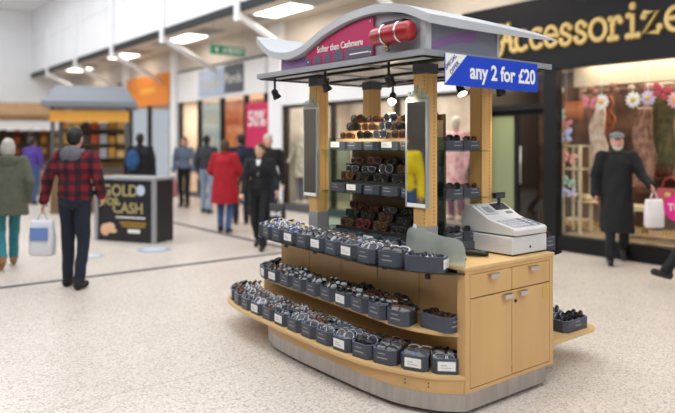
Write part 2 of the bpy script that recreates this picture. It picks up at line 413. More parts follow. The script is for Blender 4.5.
# ---------------------------------------------------------------- bright fashion shop behind the kiosk
s2 = thing('fashion_shop_front', 'white fashion shop front with dark window frames behind the kiosk', 'shop front', (5.7, 7.5, 0)); struct(s2)
WIN = mat('fashion_interior_wall', (214, 204, 192), 0.7, rgb2=(176, 158, 140), scale=1.3)
part(MB().box(5.62, 5.78, 4.9, 10.5, 2.5, 3.8), 'fascia', WHITE, s2)
part(MB().box(5.64, 5.78, 4.62, 10.5, 0, 0.18), 'plinth', DGREY, s2)
part(MB().box(7.6, 7.7, 4.7, 10.5, 0, 3.0), 'back_wall', WIN, s2)
part(MB().box(5.8, 7.6, 10.42, 10.5, 0, 3.0), 'side_wall', WIN, s2)
part(MB().box(5.78, 7.6, 4.7, 10.5, 2.9, 3.0), 'shop_ceiling', WHITE, s2)
part(MB().box(5.78, 7.6, 4.7, 10.4, 0.0, 0.16), 'window_deck', SHOPF, s2)
ys = (4.7, 6.6, 8.6, 10.46, 10.47)
for y in ys[1:]: part(MB().box(5.65, 5.76, y - 0.05, y + 0.05, 0.18, 2.5), 'mullion', mat('bronze_frame', (58, 48, 40), 0.4, 0.3), s2)
part(MB().box(5.65, 5.76, 4.62, 10.5, 2.42, 2.5), 'head_rail', MATS['bronze_frame'], s2)
for a, b_ in zip(ys[:-2], ys[1:-1]): part(MB().box(5.69, 5.70, a, b_, 0.18, 2.42), 'window_pane', GLASS, s2)
area_light('fashion_shop_light', (6.5, 7.6, 2.85), 1.0, 5.0, 95, (1.0, 0.93, 0.84))

# white pillars
for i, (y0, y1) in enumerate(((10.5, 11.06), (16.45, 16.85), (20.6, 21.1))):
    p = struct(MB().box(5.58, 5.78, y0, y1, 0, 4.5).build('pillar', WHITE, bevel=0.02), ('white pillar beside the magenta sale poster', 'white pillar beside the orange shop sign', 'white pillar at the far end of the orange shop')[i])

# ---------------------------------------------------------------- sale shop, orange shop, far shop
s3 = thing('sale_shop_front', 'white sale shop front with pale blue and charcoal sign panels', 'shop front', (5.7, 13.8, 0)); struct(s3)
part(MB().box(5.62, 5.78, 11.25, 16.35, 2.85, 3.75), 'fascia', WHITE, s3)
part(MB().box(5.60, 5.78, 11.25, 16.35, 3.74, 3.80), 'fascia_grey_trim', DGREY, s3)  # dark grey trim along the top of the fascia
def yx(px, x=5.6): return on_x(px, 80, x).y
yb0, yb1, yb2 = yx(199), yx(225), yx(243)
part(MB().box(5.585, 5.62, yb1, yb0, 2.93, 3.68), 'sign_panel', mat('pale_blue_panel', (176, 190, 212), 0.5), s3)
part(MB().box(5.58, 5.62, yb2, yb1, 2.96, 3.70), 'sign_panel', mat('charcoal_panel', (86, 90, 98), 0.5), s3)
o = text('sign_lettering', 'Langlo', 0.36, mat('pale_gold_print', (214, 204, 176), 0.5), s3, FACE_X, (5.58, (yb0 + yb1) / 2, 3.27)); o.location = (-5.7, -13.8, 0)
o = text('sign_lettering', 'Pands', 0.40, CARD, s3, FACE_X, (5.575, (yb2 + yb1) / 2, 3.33)); o.location = (-5.7, -13.8, 0)
part(MB().box(5.64, 5.78, 11.25, 16.35, 0, 0.15), 'plinth', DGREY, s3)
for y in (11.3, 12.3, 13.6, 15.0, 16.3): part(MB().box(5.65, 5.76, y - 0.06, y + 0.06, 0.15, 2.85), 'mullion', BLACKM, s3)
for a, b_ in ((11.3, 12.3), (12.3, 13.6), (13.6, 15.0), (15.0, 16.3)): part(MB().box(5.69, 5.70, a, b_, 0.15, 2.85), 'window_pane', GLASS, s3)
part(MB().box(7.2, 7.3, 11.25, 16.4, 0, 3.0), 'back_wall', mat('warm_back_wall', (206, 170, 128), 0.7, rgb2=(150, 104, 72), scale=1.5), s3)
part(MB().box(5.78, 7.2, 11.25, 16.4, 2.9, 3.0), 'shop_ceiling', WHITE, s3)
part(MB().box(5.78, 7.2, 16.35, 16.4, 0, 3.0), 'side_wall', WIN, s3)
part(MB().box(5.78, 7.2, 11.25, 11.3, 0, 3.0), 'side_wall', WIN, s3)
area_light('sale_shop_light', (6.4, 13.8, 2.85), 0.8, 4.4, 150, (1.0, 0.84, 0.66))
pst = thing('sale_poster', 'magenta poster with white 50 percent lettering in shop window', 'poster', (5.63, 11.66, 0.9))
MB().box(-0.006, 0.006, -0.54, 0.54, 0, 1.72).build('sheet', mat('magenta_poster', (206, 40, 92), 0.5), pst)
for body, s_, z in (('50%', 0.56, 1.30),):
    text('lettering', body, s_, CARD, pst, FACE_X, (-0.010, 0, z), bold=0.008, sx=0.9)
pst2 = thing('window_picture', 'orange and red picture panel in the sale shop window', 'poster', (5.74, 12.95, 0.75))
MB().box(-0.01, 0.01, -0.55, 0.55, 0, 2.0).build('sheet', mat('orange_picture', (240, 160, 90), 0.5, rgb2=(196, 60, 46), scale=2.4), pst2)
pst3 = thing('window_picture', 'pale blue and cream picture panel in the sale shop window', 'poster', (5.74, 14.3, 0.75))
MB().box(-0.01, 0.01, -0.6, 0.6, 0, 2.0).build('sheet', mat('blue_picture', (168, 190, 206), 0.5, rgb2=(222, 210, 186), scale=2.4), pst3)

s4 = thing('orange_shop_front', 'shop front with a bright orange sign board and dark interior', 'shop front', (5.7, 18.8, 0)); struct(s4)
part(MB().box(5.58, 5.78, 16.95, 20.6, 2.85, 3.85), 'sign_board', mat('orange_sign', (240, 142, 36), 0.5), s4)
part(MB().box(5.57, 5.58, 18.0, 19.3, 3.25, 3.45), 'sign_print', mat('yellow_lettering', (246, 176, 66), 0.5), s4)
part(MB().box(7.4, 7.5, 16.95, 20.6, 0, 3.0), 'back_wall', mat('dim_back_wall', (104, 74, 54), 0.7, rgb2=(58, 44, 38), scale=1.8), s4)
part(MB().box(5.78, 7.4, 16.95, 20.6, 2.85, 2.95), 'shop_ceiling', CREAM, s4)
for y in (17.0, 18.8, 20.55): part(MB().box(5.65, 5.78, y - 0.05, y + 0.05, 0, 2.85), 'mullion', BLACKM, s4)
area_light('orange_shop_light', (6.5, 18.8, 2.8), 0.8, 3.0, 40, (1.0, 0.8, 0.55))
for k in range(4):
    sh = thing('goods_shelf', 'wooden shelf with coloured goods inside the orange shop, ' + ('lowest', 'second lowest', 'third lowest', 'topmost')[k], 'shelf', (7.2, 18.8, 0.4 + 0.55 * k))
    MB().box(-0.2, 0.2, -1.6, 1.6, 0, 0.03).build('board', WOOD, sh)
s5 = thing('far_shop_front', 'distant cafe front with brown boards and a pale awning', 'shop front', (5.7, 24, 0)); struct(s5)
part(MB().box(5.6, 5.78, 21.1, 27.4, 2.6, 3.8), 'fascia', mat('brown_fascia', (128, 96, 60), 0.6, var=0.1), s5)
part(MB().box(5.7, 5.9, 21.1, 27.4, 0, 2.6), 'front_wall', mat('tan_front', (170, 146, 118), 0.6, rgb2=(104, 82, 66), scale=1.2), s5)
part(MB().loft([[(5.6, 21.2, 2.5), (5.6, 27.3, 2.5), (5.6, 27.3, 2.55), (5.6, 21.2, 2.55)], [(4.7, 21.2, 2.2), (4.7, 27.3, 2.2), (4.7, 27.3, 2.25), (4.7, 21.2, 2.25)]]), 'awning', WHITE, s5)

# hanging exit sign
ex = thing('exit_sign', 'green hanging exit sign with white arrow under the soffit', 'sign', (4.8, 11.65, 3.75))
MB().box(-0.47, 0.47, -0.03, 0.03, 0, 0.22).build('panel', mat('exit_green', (20, 136, 98), 0.45), ex, bevel=0.006)
for x in (-0.4, 0.4): MB().cyl((x, 0, 0.22), (x, 0, 0.75), 0.008, seg=6).build('hanger', STEEL, ex)
text('lettering', 'EXIT', 0.19, CARD, ex, FACE_Y, (0.24, -0.033, 0.11), bold=0.004)
MB().add([(-0.34, -0.034, 0.04), (-0.30, -0.034, 0.04), (-0.30, -0.034, 0.11), (-0.26, -0.034, 0.11), (-0.32, -0.034, 0.18), (-0.38, -0.034, 0.11), (-0.34, -0.034, 0.11)], [tuple(range(7))]).build('arrow', CARD, ex)
rm = MB()
for p in ([(-0.08, 0.15), (-0.10, 0.10)], [(-0.10, 0.11), (-0.06, 0.05), (-0.09, 0.03)], [(-0.10, 0.11), (-0.14, 0.06), (-0.18, 0.06)], [(-0.09, 0.14), (-0.04, 0.11)], [(-0.09, 0.14), (-0.15, 0.13)]):
    rm.tube([(x, -0.034, z) for x, z in p], 0.011, 6)
rm.ell((-0.065, -0.034, 0.185), (0.016, 0.01, 0.016), 8, 6)
rm.build('running_figure', CARD, ex)
MB().box(0.0, 0.035, -0.036, -0.032, 0.03, 0.19).build('doorway_mark', CARD, ex)
# ---------------------------------------------------------------- people
def remesh(mb, voxel, smooth=2, fold=0.0, ffreq=(9, 9, 2.5), seed=0):
    me = mb.mesh('remesh_source')
    o = bpy.data.objects.new('remesh_source', me); COL.objects.link(o)
    r = o.modifiers.new('r', 'REMESH'); r.mode = 'VOXEL'; r.voxel_size = voxel; r.adaptivity = 0.0
    if smooth:
        s = o.modifiers.new('s', 'SMOOTH'); s.factor = 0.5; s.iterations = smooth
    dg = bpy.context.evaluated_depsgraph_get()
    out = bpy.data.meshes.new_from_object(o.evaluated_get(dg))
    bpy.data.objects.remove(o); bpy.data.meshes.remove(me)
    if fold > 0:
        n = len(out.vertices); co = [0.0] * (3 * n); no = [0.0] * (3 * n)
        out.vertices.foreach_get('co', co); out.vertices.foreach_get('normal', no)
        for i in range(0, 3 * n, 3):
            d = fold * noise.noise((co[i] * ffreq[0] + seed, co[i + 1] * ffreq[1], co[i + 2] * ffreq[2]))
            co[i] += no[i] * d; co[i + 1] += no[i + 1] * d; co[i + 2] += no[i + 2] * d
        out.vertices.foreach_set('co', co)
    out.polygons.foreach_set('use_smooth', [True] * len(out.polygons)); out.update()
    return out

def ring(cx, cy, z, rx, ry, n=20): return [(cx + rx * math.cos(2 * math.pi * k / n), cy + ry * math.sin(2 * math.pi * k / n), z) for k in range(n)]
J0 = dict(sh_r=(.185, 0, 1.425), sh_l=(-.185, 0, 1.425), el_r=(.245, -.02, 1.15), el_l=(-.245, -.02, 1.15), wr_r=(.25, .06, .90), wr_l=(-.25, .06, .90),
          hip_r=(.09, 0, .93), hip_l=(-.09, 0, .93), kn_r=(.10, .02, .50), kn_l=(-.10, .02, .50), an_r=(.10, -.02, .085), an_l=(-.10, -.02, .085))
def hand(mb, wr, el, side, fwd=Vector((0, 1, 0)), curl=0.5, s=1.0):
    wr, el = Vector(wr), Vector(el); d = (wr - el).normalized()
    inn = Vector((-side, 0, 0)); inn = (inn - d * inn.dot(d)).normalized()      # palm looks towards the thigh
    fw = d.cross(inn).normalized()
    if fw.dot(fwd) < 0: fw = -fw                                               # thumb side
    pc = wr + d * 0.045
    mb.cap(wr - d * 0.01, wr + d * 0.02, 0.026, 0.028)
    for k in (-1.5, -0.5, 0.5, 1.5): mb.cap(wr + d * 0.02 + fw * k * 0.012, wr + d * 0.085 + fw * k * 0.0185, 0.015, 0.0115, 8)
    for k, L in ((-1.5, 0.058), (-0.5, 0.072), (0.5, 0.078), (1.5, 0.070)):
        p = wr + d * 0.085 + fw * k * 0.0185; a = 0.25 * curl
        for seg, f in enumerate((0.45, 0.32, 0.23)):
            dd = (d * math.cos(a) + inn * math.sin(a)).normalized(); q = p + dd * L * f
            mb.cap(p, q, 0.0092 - seg * 0.0008, 0.0086 - seg * 0.0008, 7); p = q; a += 0.9 * curl
    p = wr + d * 0.025 + fw * 0.022; q = p + (d * 0.6 + fw * 0.7 + inn * 0.3).normalized() * 0.04; r_ = q + (d * 0.85 + fw * 0.25 + inn * 0.45).normalized() * 0.032
    mb.cap(p, q, 0.013, 0.0105, 8); mb.cap(q, r_, 0.0105, 0.009, 8)

def head_mb(mb, hc, yaw, pitch=0.0):
    R = Matrix.Rotation(yaw, 3, 'Z') @ Matrix.Rotation(pitch, 3, 'X'); hc = Vector(hc)
    P = lambda x, y, z: hc + R @ Vector((x, y, z))
    mb.ell(hc + R @ Vector((0, -0.012, 0.022)), (0.074, 0.094, 0.098), 16, 12, R)
    mb.ell(P(0, 0.022, -0.035), (0.060, 0.066, 0.085), 14, 10, R)
    mb.ell(P(0, 0.062, -0.095), (0.028, 0.024, 0.022), 10, 8, R)
    mb.cap(P(0, 0.084, 0.012), P(0, 0.104, -0.028), 0.009, 0.014, 10)           # nose
    for s in (-1, 1):
        mb.cap(P(s * 0.014, 0.080, 0.022), P(s * 0.045, 0.066, 0.022), 0.010, 0.009, 8)   # brow
        mb.ell(P(s * 0.040, 0.058, -0.028), (0.020, 0.018, 0.018), 10, 8, R)               # cheek
        mb.ell(P(s * 0.078, -0.008, -0.010), (0.010, 0.020, 0.032), 10, 8, R)              # ear
    mb.cap(P(-0.016, 0.083, -0.058), P(0.016, 0.083, -0.058), 0.008, 0.008, 8)
    return P, R

def person(label, loc, heading, h=1.75, pose={}, top=None, top_mat=None, legs_mat=None, shoe_mat=None, hair_mat=None, hair='short', yaw=0.0, pitch=0.0, coat=None, skirt=1.0, wide=1.0, hat=None, extra=None, shirt=None, skin=None, vox=0.0085, name='person', cat='person', collar=None, group=None, hood=None, belt=None, beard=None, bare=()):
    J = {k: Vector(v) for k, v in {**J0, **pose}.items() if not k.startswith("curl")}
    lean = Vector(pose.get('lean', (0, 0, 0)))
    loc = Vector(loc)
    rz = math.atan2(-heading[0], heading[1])
    t = thing(name, label, cat, (loc.x, loc.y, 0), rz, group); sc = h / 1.75; t.scale = (sc, sc, sc)
    skin = skin or SKIN
    pel, wai, che, neb = Vector((0, 0, .965)), Vector((0, -.005, 1.10)) + lean * .4, Vector((0, 0, 1.30)) + lean * .8, Vector((0, -.015, 1.475)) + lean
    hc = Vector((0, .012, 1.625)) + lean * 1.15
    for k in ('sh_r', 'sh_l'): J[k] = J[k] + lean
    b = MB()
    W = wide
    b.ell(pel, (.150 * W, .112 * W, .125)); b.ell(wai, (.132 * W, .098 * W, .15)); b.ell(che, (.158 * W, .112 * W, .185))
    b.cap(J['sh_l'], J['sh_r'], .055, .055); b.cap(neb - Vector((0, 0, .03)), hc - Vector((0, .01, .05)), .058, .052)
    for s, n_ in ((1, 'r'), (-1, 'l')):
        b.cap(J['sh_' + n_], J['el_' + n_], .047, .038); b.cap(J['el_' + n_], J['wr_' + n_], .038, .026)
        b.cap(J['hip_' + n_], J['kn_' + n_], .080, .053); b.cap(J['kn_' + n_], J['an_' + n_], .052, .036)
        f = Vector(pose.get('toe_' + n_, J['an_' + n_] + Vector((0.01 * s, .13, -.045))))
        b.cap(J['an_' + n_] - Vector((0, .03, .035)), f, .036, .03)
        hand(b, J['wr_' + n_], J['el_' + n_], s, curl=pose.get('curl_' + n_, .55))
    P, R = head_mb(b, hc, yaw, pitch)
    link('body', remesh(b, vox, 2), skin, t)
    # face details
    EYE = mat('eye_white', (226, 222, 216), 0.3); IRIS = mat('eye_iris', (52, 36, 26), 0.2); LIP = mat('lips', (168, 98, 90), 0.5)
    if cat == 'person':
        for s in (-1, 1):
            e = MB().ell(P(s * .031, .074, .004), (.0135, .010, .0085), 10, 7, R).build('eye', EYE, t, True)
            MB().ell(P(s * .031, .0825, .004), (.006, .003, .006), 8, 6, R).build('iris', IRIS, e, True)
            MB().cap(P(s * .016, .090, .026), P(s * .047, .074, .027), .0045, .003, 6).build('eyebrow', hair_mat or BLACK, t, True)
        MB().ell(P(0, .091, -.058), (.022, .006, .007), 10, 6, R).build('mouth', LIP, t, True)
    # trousers
    if legs_mat:
        m = MB(); m.ell(pel + Vector((0, 0, .0)), (.165 * W, .128 * W, .12))
        for s, n_ in ((1, 'r'), (-1, 'l')):
            m.cap(J['hip_' + n_] + Vector((0, 0, .03)), J['kn_' + n_], .100, .074 * skirt); m.cap(J['kn_' + n_], J['an_' + n_] + Vector((0, 0, .02)), .074 * skirt, .062 * skirt)
        link('trousers', remesh(m, .012, 2, .012, (14, 14, 9), loc.x * 7), legs_mat, t)
    # shoes
    for s, n_ in ((1, 'r'), (-1, 'l')):
        a = J['an_' + n_]; f = Vector(pose.get('toe_' + n_, a + Vector((0.01 * s, .13, -.045))))
        m = MB(); m.cap(a + Vector((0, -.03, -.035)), f, .048, .042); m.cap(a + Vector((0, -.02, .0)), a + Vector((0, 0, -.03)), .048, .05)
        d = (f - a); d = Vector((d.x, d.y, 0)).normalized()
        m.cap(a + Vector((0, -.035, -.05)), f + Vector((0, 0, -.012)), .038, .032)
        me = remesh(m, .010, 2)
        if abs(a.z - .085) < .02 and f.z < .05:
            for v in me.vertices: v.co.z = max(v.co.z, 0.0)
        link('shoe', me, shoe_mat or BLACK, t)
    # upper garment
    if top_mat:
        inf = {'coat': .034, 'jacket': .024, 'jumper': .016}[top]
        m = MB(); m.ell(che, (.162 * W + inf, .118 * W + inf, .19 + inf * .4)); m.ell(wai, (.142 * W + inf, .108 * W + inf, .16)); m.ell(pel + Vector((0, 0, .05)), (.152 * W + inf, .116 * W + inf, .12))
        m.cap(J['sh_l'], J['sh_r'], .06 + inf * .7, .06 + inf * .7)
        m.cap(neb + Vector((0, 0, -.06)), neb + Vector((0, 0, .012)), .075 + inf * .5, .062 + inf * .3)
        for s, n_ in ((1, 'r'), (-1, 'l')):
            m.cap(J['sh_' + n_], J['el_' + n_], .056 + inf, .044 + inf)
            if n_ not in bare:
                e_ = J['wr_' + n_] - (J['wr_' + n_] - J['el_' + n_]).normalized() * .015
                m.cap(J['el_' + n_], e_, .044 + inf, .030 + inf)
        if coat:
            m.loft([ring(coat[1] * q, coat[2] * q, 1.36 + (coat[0] - 1.36) * q, (.148 * W + inf) + (coat[3] + .02) * q, (.104 * W + inf) + (coat[4] + .03) * q) for q in (0, .2, .4, .6, .8, 1)])
        link('jumper' if top == 'jumper' else top, remesh(m, .0125, 2, .016, (10, 10, 6), loc.y * 5), top_mat, t)
    if shirt:
        m = MB(); m.add([(-.04, 0, 1.48), (.04, 0, 1.48), (0, 0, 1.22), (-.04, -.05, 1.48), (.04, -.05, 1.48), (0, -.05, 1.22)], [(0, 2, 1), (3, 4, 5), (0, 1, 4, 3), (1, 2, 5, 4), (2, 0, 3, 5)])
        for i, (x, y, z) in enumerate(m.v): m.v[i] = (x, y + .112 * W + {'coat': .036, 'jacket': .030, 'jumper': .02}[top] - (.03 if z > 1.4 else 0) + lean.y, z)
        m.build('shirt_front', shirt, t)
    if collar:
        m = MB().tube([(neb.x + .085 * math.cos(a), neb.y + .075 * math.sin(a) + .005, neb.z + .012 + .015 * math.sin(a + 3.14)) for a in [2 * math.pi * k / 20 for k in range(20)]], .026, 8, True)
        link('collar', remesh(m, .010, 1), collar, t)
    if hood:
        m = MB(); m.ell(neb + Vector((0, -.085, -.03)), (.12, .06, .10)); m.cap(neb + Vector((-.09, -.01, .0)), neb + Vector((.09, -.01, .0)), .045, .045)
        link('hood', remesh(m, .012, 2, .01), hood, t)
    # hair
    if hair_mat:
        m = MB(); q = hc + R @ Vector((0, -.022, .034)); m.ell(q, (.081, .098, .098), 16, 12, R)
        if hair in ('bob', 'long'):
            ln = .10 if hair == 'bob' else .20
            m.ell(hc + R @ Vector((0, -.05, -.03)), (.086, .066, .10), 14, 10, R)
            m.cap(hc + R @ Vector((0, -.06, -.02)), hc + R @ Vector((0, -.065, -ln)), .07, .055)
            for s in (-1, 1): m.cap(hc + R @ Vector((s * .07, -.01, .03)), hc + R @ Vector((s * .072, -.02, -ln * .7)), .024, .022)
        else:
            m.ell(hc + R @ Vector((0, -.045, -.005)), (.074, .066, .075), 14, 10, R)
        me = remesh(m, .008, 2, .006, (30, 30, 12))
        link('hair', me, hair_mat, t)
    if beard:
        m = MB(); m.ell(hc + R @ Vector((0, .05, -.088)), (.05, .045, .04), 12, 8, R)
        for s in (-1, 1): m.cap(hc + R @ Vector((s * .06, .02, -.03)), hc + R @ Vector((s * .045, .045, -.08)), .016, .02)
        link('beard', remesh(m, .008, 2, .006, (40, 40, 40)), beard, t)
    if hat:
        m = MB(); m.ell(hc + R @ Vector((0, -.008, .082)), (.098, .118, .048), 18, 10, R); m.ell(hc + R @ Vector((0, .085, .056)), (.075, .06, .014), 14, 8, R)
        link('flat_cap', remesh(m, .008, 2), hat, t)
    return t, J, sc, rz

def carry(p, key, fn, dz=0.0):     # a thing hanging from a hand: world position of the grip
    t, J, sc, rz = p; el = J['el_' + key]; wr = J['wr_' + key]
    g = wr + (wr - el).normalized() * .10
    w_ = Matrix.Rotation(rz, 3, 'Z') @ (g * sc)
    return Vector((t.location.x + w_.x, t.location.y + w_.y, w_.z + dz))
def carrier_bag(pos, w, h, m, lab, rz, letters=None, lm=None, group='carrier bags'):
    h = min(h, pos.z - 0.16)
    t = thing('carrier_bag', lab, 'bag', (pos.x, pos.y, pos.z - h - 0.11), rz)
    rg_ = []
    for f, ww, dd in ((0, .42, .06), (.06, .48, .075), (.5, .50, .07), (.92, .46, .035), (1.0, .44, .02)):
        rg_.append([(w * ww * math.copysign(abs(math.cos(a)) ** .5, math.cos(a)), dd * math.copysign(abs(math.sin(a)) ** .6, math.sin(a)) + .008 * math.sin(7 * a + f * 9), h * f) for a in [2 * math.pi * k / 24 for k in range(24)]])
    MB().loft(rg_).build('bag_body', m, t, True)
    for s in (-1, 1): MB().tube([(-w * .2, s * .015, h * .97), (-w * .08, s * .008, h + .08), (0, 0, h + .105), (w * .08, s * .008, h + .08), (w * .2, s * .015, h * .97)], .006, 6).build('handle', m, t, True)
    if letters: text('lettering', letters, w * .36, lm, t, FACE_Y, (0, -.082, h * .55), bold=.002)
    return t
def dirpx(dx, dy): # heading from camera-relative right / forward components
    return (CS * dx + SN * dy, -SN * dx + CS * dy)
def cloth(n_, rgb, rgb2=None, var=.12, rough=.85, scale=30): return mat('cloth_' + n_, rgb, rough, var=var, scale=scale, rgb2=rgb2, bump=.12, bscale=120)
def plaid():
    m = bpy.data.materials.new('cloth_plaid'); m.use_nodes = True; nt = m.node_tree; b = nt.nodes['Principled BSDF']; b.inputs['Roughness'].default_value = .9
    tc = nt.nodes.new('ShaderNodeTexCoord'); sp = nt.nodes.new('ShaderNodeSeparateXYZ'); nt.links.new(tc.outputs['Object'], sp.inputs[0])
    outs = []
    for ax in (0, 2):
        mu = nt.nodes.new('ShaderNodeMath'); mu.operation = 'MULTIPLY'; mu.inputs[1].default_value = 8.5; nt.links.new(sp.outputs[ax], mu.inputs[0])
        fr = nt.nodes.new('ShaderNodeMath'); fr.operation = 'FRACT'; nt.links.new(mu.outputs[0], fr.inputs[0])
        gt = nt.nodes.new('ShaderNodeMath'); gt.operation = 'GREATER_THAN'; gt.inputs[1].default_value = .5; nt.links.new(fr.outputs[0], gt.inputs[0]); outs.append(gt)
    ad_ = nt.nodes.new('ShaderNodeMath'); ad_.operation = 'ADD'; nt.links.new(outs[0].outputs[0], ad_.inputs[0]); nt.links.new(outs[1].outputs[0], ad_.inputs[1])
    dv = nt.nodes.new('ShaderNodeMath'); dv.operation = 'MULTIPLY'; dv.inputs[1].default_value = .5; nt.links.new(ad_.outputs[0], dv.inputs[0])
    r = nt.nodes.new('ShaderNodeValToRGB'); r.color_ramp.elements[0].color = lin((124, 20, 36)); r.color_ramp.elements[1].color = lin((24, 16, 22)); e = r.color_ramp.elements.new(.5); e.color = lin((70, 17, 30))
    nt.links.new(dv.outputs[0], r.inputs[0]); nt.links.new(r.outputs[0], b.inputs['Base Color']); return m
BLKC = cloth('black', (15, 16, 20)); NAVYC = cloth('navy', (26, 32, 54)); JEAN = cloth('denim', (62, 92, 140)); DJEAN = cloth('dark_denim', (24, 31, 48)); GREYC = cloth('grey', (104, 110, 122))
HBLK = mat('hair_black', (24, 20, 20), .6, var=.2, scale=60); HBRN = mat('hair_brown', (70, 46, 32), .6, var=.2, scale=60); HGRY = mat('hair_grey', (176, 172, 166), .7, var=.12, scale=60)
walkR = dict(kn_r=(.095, .14, .52), an_r=(.095, .20, .10), toe_r=(.10, .33, .05), kn_l=(-.095, .0, .49), an_l=(-.095, -.24, .17), toe_l=(-.10, -.14, .045), el_r=(.245, -.10, 1.16), wr_r=(.24, -.04, .91), el_l=(-.245, .03, 1.15), wr_l=(-.24, .16, .93))
walkL = {}
for k, v in walkR.items():
    n_ = k[:-1] + ('l' if k.endswith('r') else 'r'); walkL[n_] = (-v[0], v[1], v[2])
stepL = dict(kn_l=(-.10, .06, .50), an_l=(-.10, .04, .085), kn_r=(.10, -.01, .50), an_r=(.10, -.12, .085))

g = on_z(75, 287)
pA = person('man in red and black plaid jacket and dark jeans seen from behind', g, dirpx(0.05, 1), 1.78, {**stepL, 'el_l': (-.30, -.03, 1.16), 'wr_l': (-.36, .02, .93), 'el_r': (.27, -.02, 1.15), 'wr_r': (.24, .12, .98)}, 'jacket', plaid(), DJEAN, cloth('shoe_dark', (36, 32, 34)), HBLK, hood=cloth('grey_hood', (96, 98, 106)), wide=1.15)
carrier_bag(carry(pA, 'l', None), .29, .40, mat('white_carrier', (226, 228, 234), .35), 'white and blue plastic carrier bag held by the plaid jacket man', pA[3])
MB().box(-.10, .10, -.088, -.080, .18, .32).build('blue_mark', mat('carrier_blue', (110, 140, 200), .5), bpy.data.objects['carrier_bag'])
g = on_z(8, 268)
person('person in olive green parka and teal trousers at the edge of the view', g, dirpx(-.55, .8), 1.66, walkR, 'coat', cloth('olive', (82, 86, 70)), cloth('teal', (48, 122, 134)), cloth('tan_shoe', (150, 110, 70)), HGRY, 'bob', coat=(.72, 0, 0, .05, .07), wide=1.05, hood=cloth('olive', (82, 86, 70)))
g = on_z(33, 204)
person('distant person in violet top and blue jeans beside the far stall', g, dirpx(.1, 1), 1.74, stepL, 'jumper', cloth('violet', (84, 62, 150)), JEAN, None, HBLK, vox=.011)
g = on_z(140, 221)
pD = person('person in black coat with blue rucksack behind the black advertising stand', g, dirpx(-.2, 1), 1.80, {}, 'coat', BLKC, BLKC, None, HBLK, coat=(.8, 0, 0, .03, .03), wide=1.25, vox=.011)
rk = thing('rucksack', 'blue rucksack worn by the person behind the black stand', 'bag', pD[0].location.copy(), pD[3])
rk.location.z = 1.05
link('pack', remesh(MB().ell((-.12, -.235, .2), (.14, .075, .21)).ell((-.12, -.28, .13), (.10, .05, .10)), .014, 2, .01), cloth('blue_pack', (34, 74, 120)), rk)
for s in (-.21, -.03): MB().tube([(s, -.19, .35), (s, -.15, .47), (s, -.02, .485)], .015, 6).build('strap', BLKC, rk, True)
g = on_z(184, 207)
pE = person('shopper in slate blue jacket carrying a pink bag by the shop windows', g, dirpx(-.1, -1), 1.75, stepL, 'jacket', cloth('slate', (92, 104, 126)), BLKC, None, HBRN, 'bob', vox=.011)
carrier_bag(carry(pE, 'r', None), .40, .45, mat('pink_carrier', (222, 150, 170), .4), 'pink carrier bag held by the slate blue shopper', pE[3] + 1.57)
g = on_z(207, 213)
person('person in dark jacket and pale jeans between slate blue shopper and red coat', g, dirpx(.2, 1), 1.78, stepL, 'jacket', cloth('charcoal', (48, 50, 58)), cloth('pale_denim', (130, 146, 170)), None, HBLK, vox=.011)
g = on_z(225, 232)
person('woman in long red coat and blue jeans standing with her back turned', g, dirpx(.15, 1), 1.66, {**stepL, 'el_l': (-.28, .0, 1.16), 'el_r': (.28, .0, 1.16), 'wr_l': (-.22, .16, 1.06), 'wr_r': (.22, .16, 1.06)}, 'coat', cloth('red', (164, 16, 34)), JEAN, None, HBRN, 'bob', coat=(.55, 0, 0, .06, .06), wide=1.12, collar=cloth('red', (164, 16, 34)))
g = on_z(241, 224)
person('person in navy jacket half hidden behind the red coat woman', g, dirpx(-.3, 1), 1.78, {}, 'jacket', NAVYC, DJEAN, None, HBLK, vox=.011)
g = on_z(268, 236)
person('grey haired person in black jacket behind the walking woman in suit', g, dirpx(.3, -1), 1.76, stepL, 'jacket', BLKC, DJEAN, None, HGRY, vox=.011)
g = on_z(260, 249)
pJ = person('young woman in black trouser suit and white shirt striding past the kiosk', g, dirpx(-.12, -1), 1.60, {**walkL, 'el_l': (-.27, .02, 1.17), 'wr_l': (-.31, .14, .98)}, 'jacket', BLKC, BLKC, None, HBRN, 'bob', shirt=CARD, yaw=-.25, skirt=1.12)
carrier_bag(carry(pJ, 'l', None), .26, .34, mat('black_carrier', (30, 30, 32), .4), 'black carrier bag with white lettering held by the striding woman', pJ[3] + math.pi, 'BHS', CARD)
# man in flat cap outside the accessory shop
g = on_z(617, 263)
pK = person('older man in long black coat and grey flat cap walking before the shop window', g, dirpx(-.35, -1), 1.74, {**walkR, 'el_l': (-.30, .05, 1.19), 'wr_l': (-.38, .22, 1.06), 'el_r': (.27, -.05, 1.16), 'wr_r': (.27, .03, .92), 'curl_l': .8}, 'coat', BLKC, BLKC, BLACK, HGRY, 'short', coat=(.42, 0, .02, .02, .06), hat=cloth('cap_grey', (112, 116, 120)), beard=HGRY, wide=0.98, yaw=.1, collar=BLKC, skin=mat('skin_ruddy', (206, 150, 132), .5, var=.05, scale=12))
carrier_bag(carry(pK, 'l', None), .24, .36, mat('white_red_carrier', (230, 224, 226), .4), 'white carrier bag held by the man in the flat cap', pK[3] + .4)
# person leaving the picture on the right: only the trailing shoe shows
sx = on_z(666, 288)
hd = Vector(dirpx(1, -.05)); 
g = sx + Vector((hd.x, hd.y, 0)) * .60
person('person in dark trousers stepping out of view, only one black shoe showing', g, (-hd.x, -hd.y), 1.74, {**walkR, 'kn_r': (.095, .30, .56), 'an_r': (.095, .56, .16), 'toe_r': (.10, .69, .16)}, 'jacket', BLKC, BLKC, BLACK, HBRN)
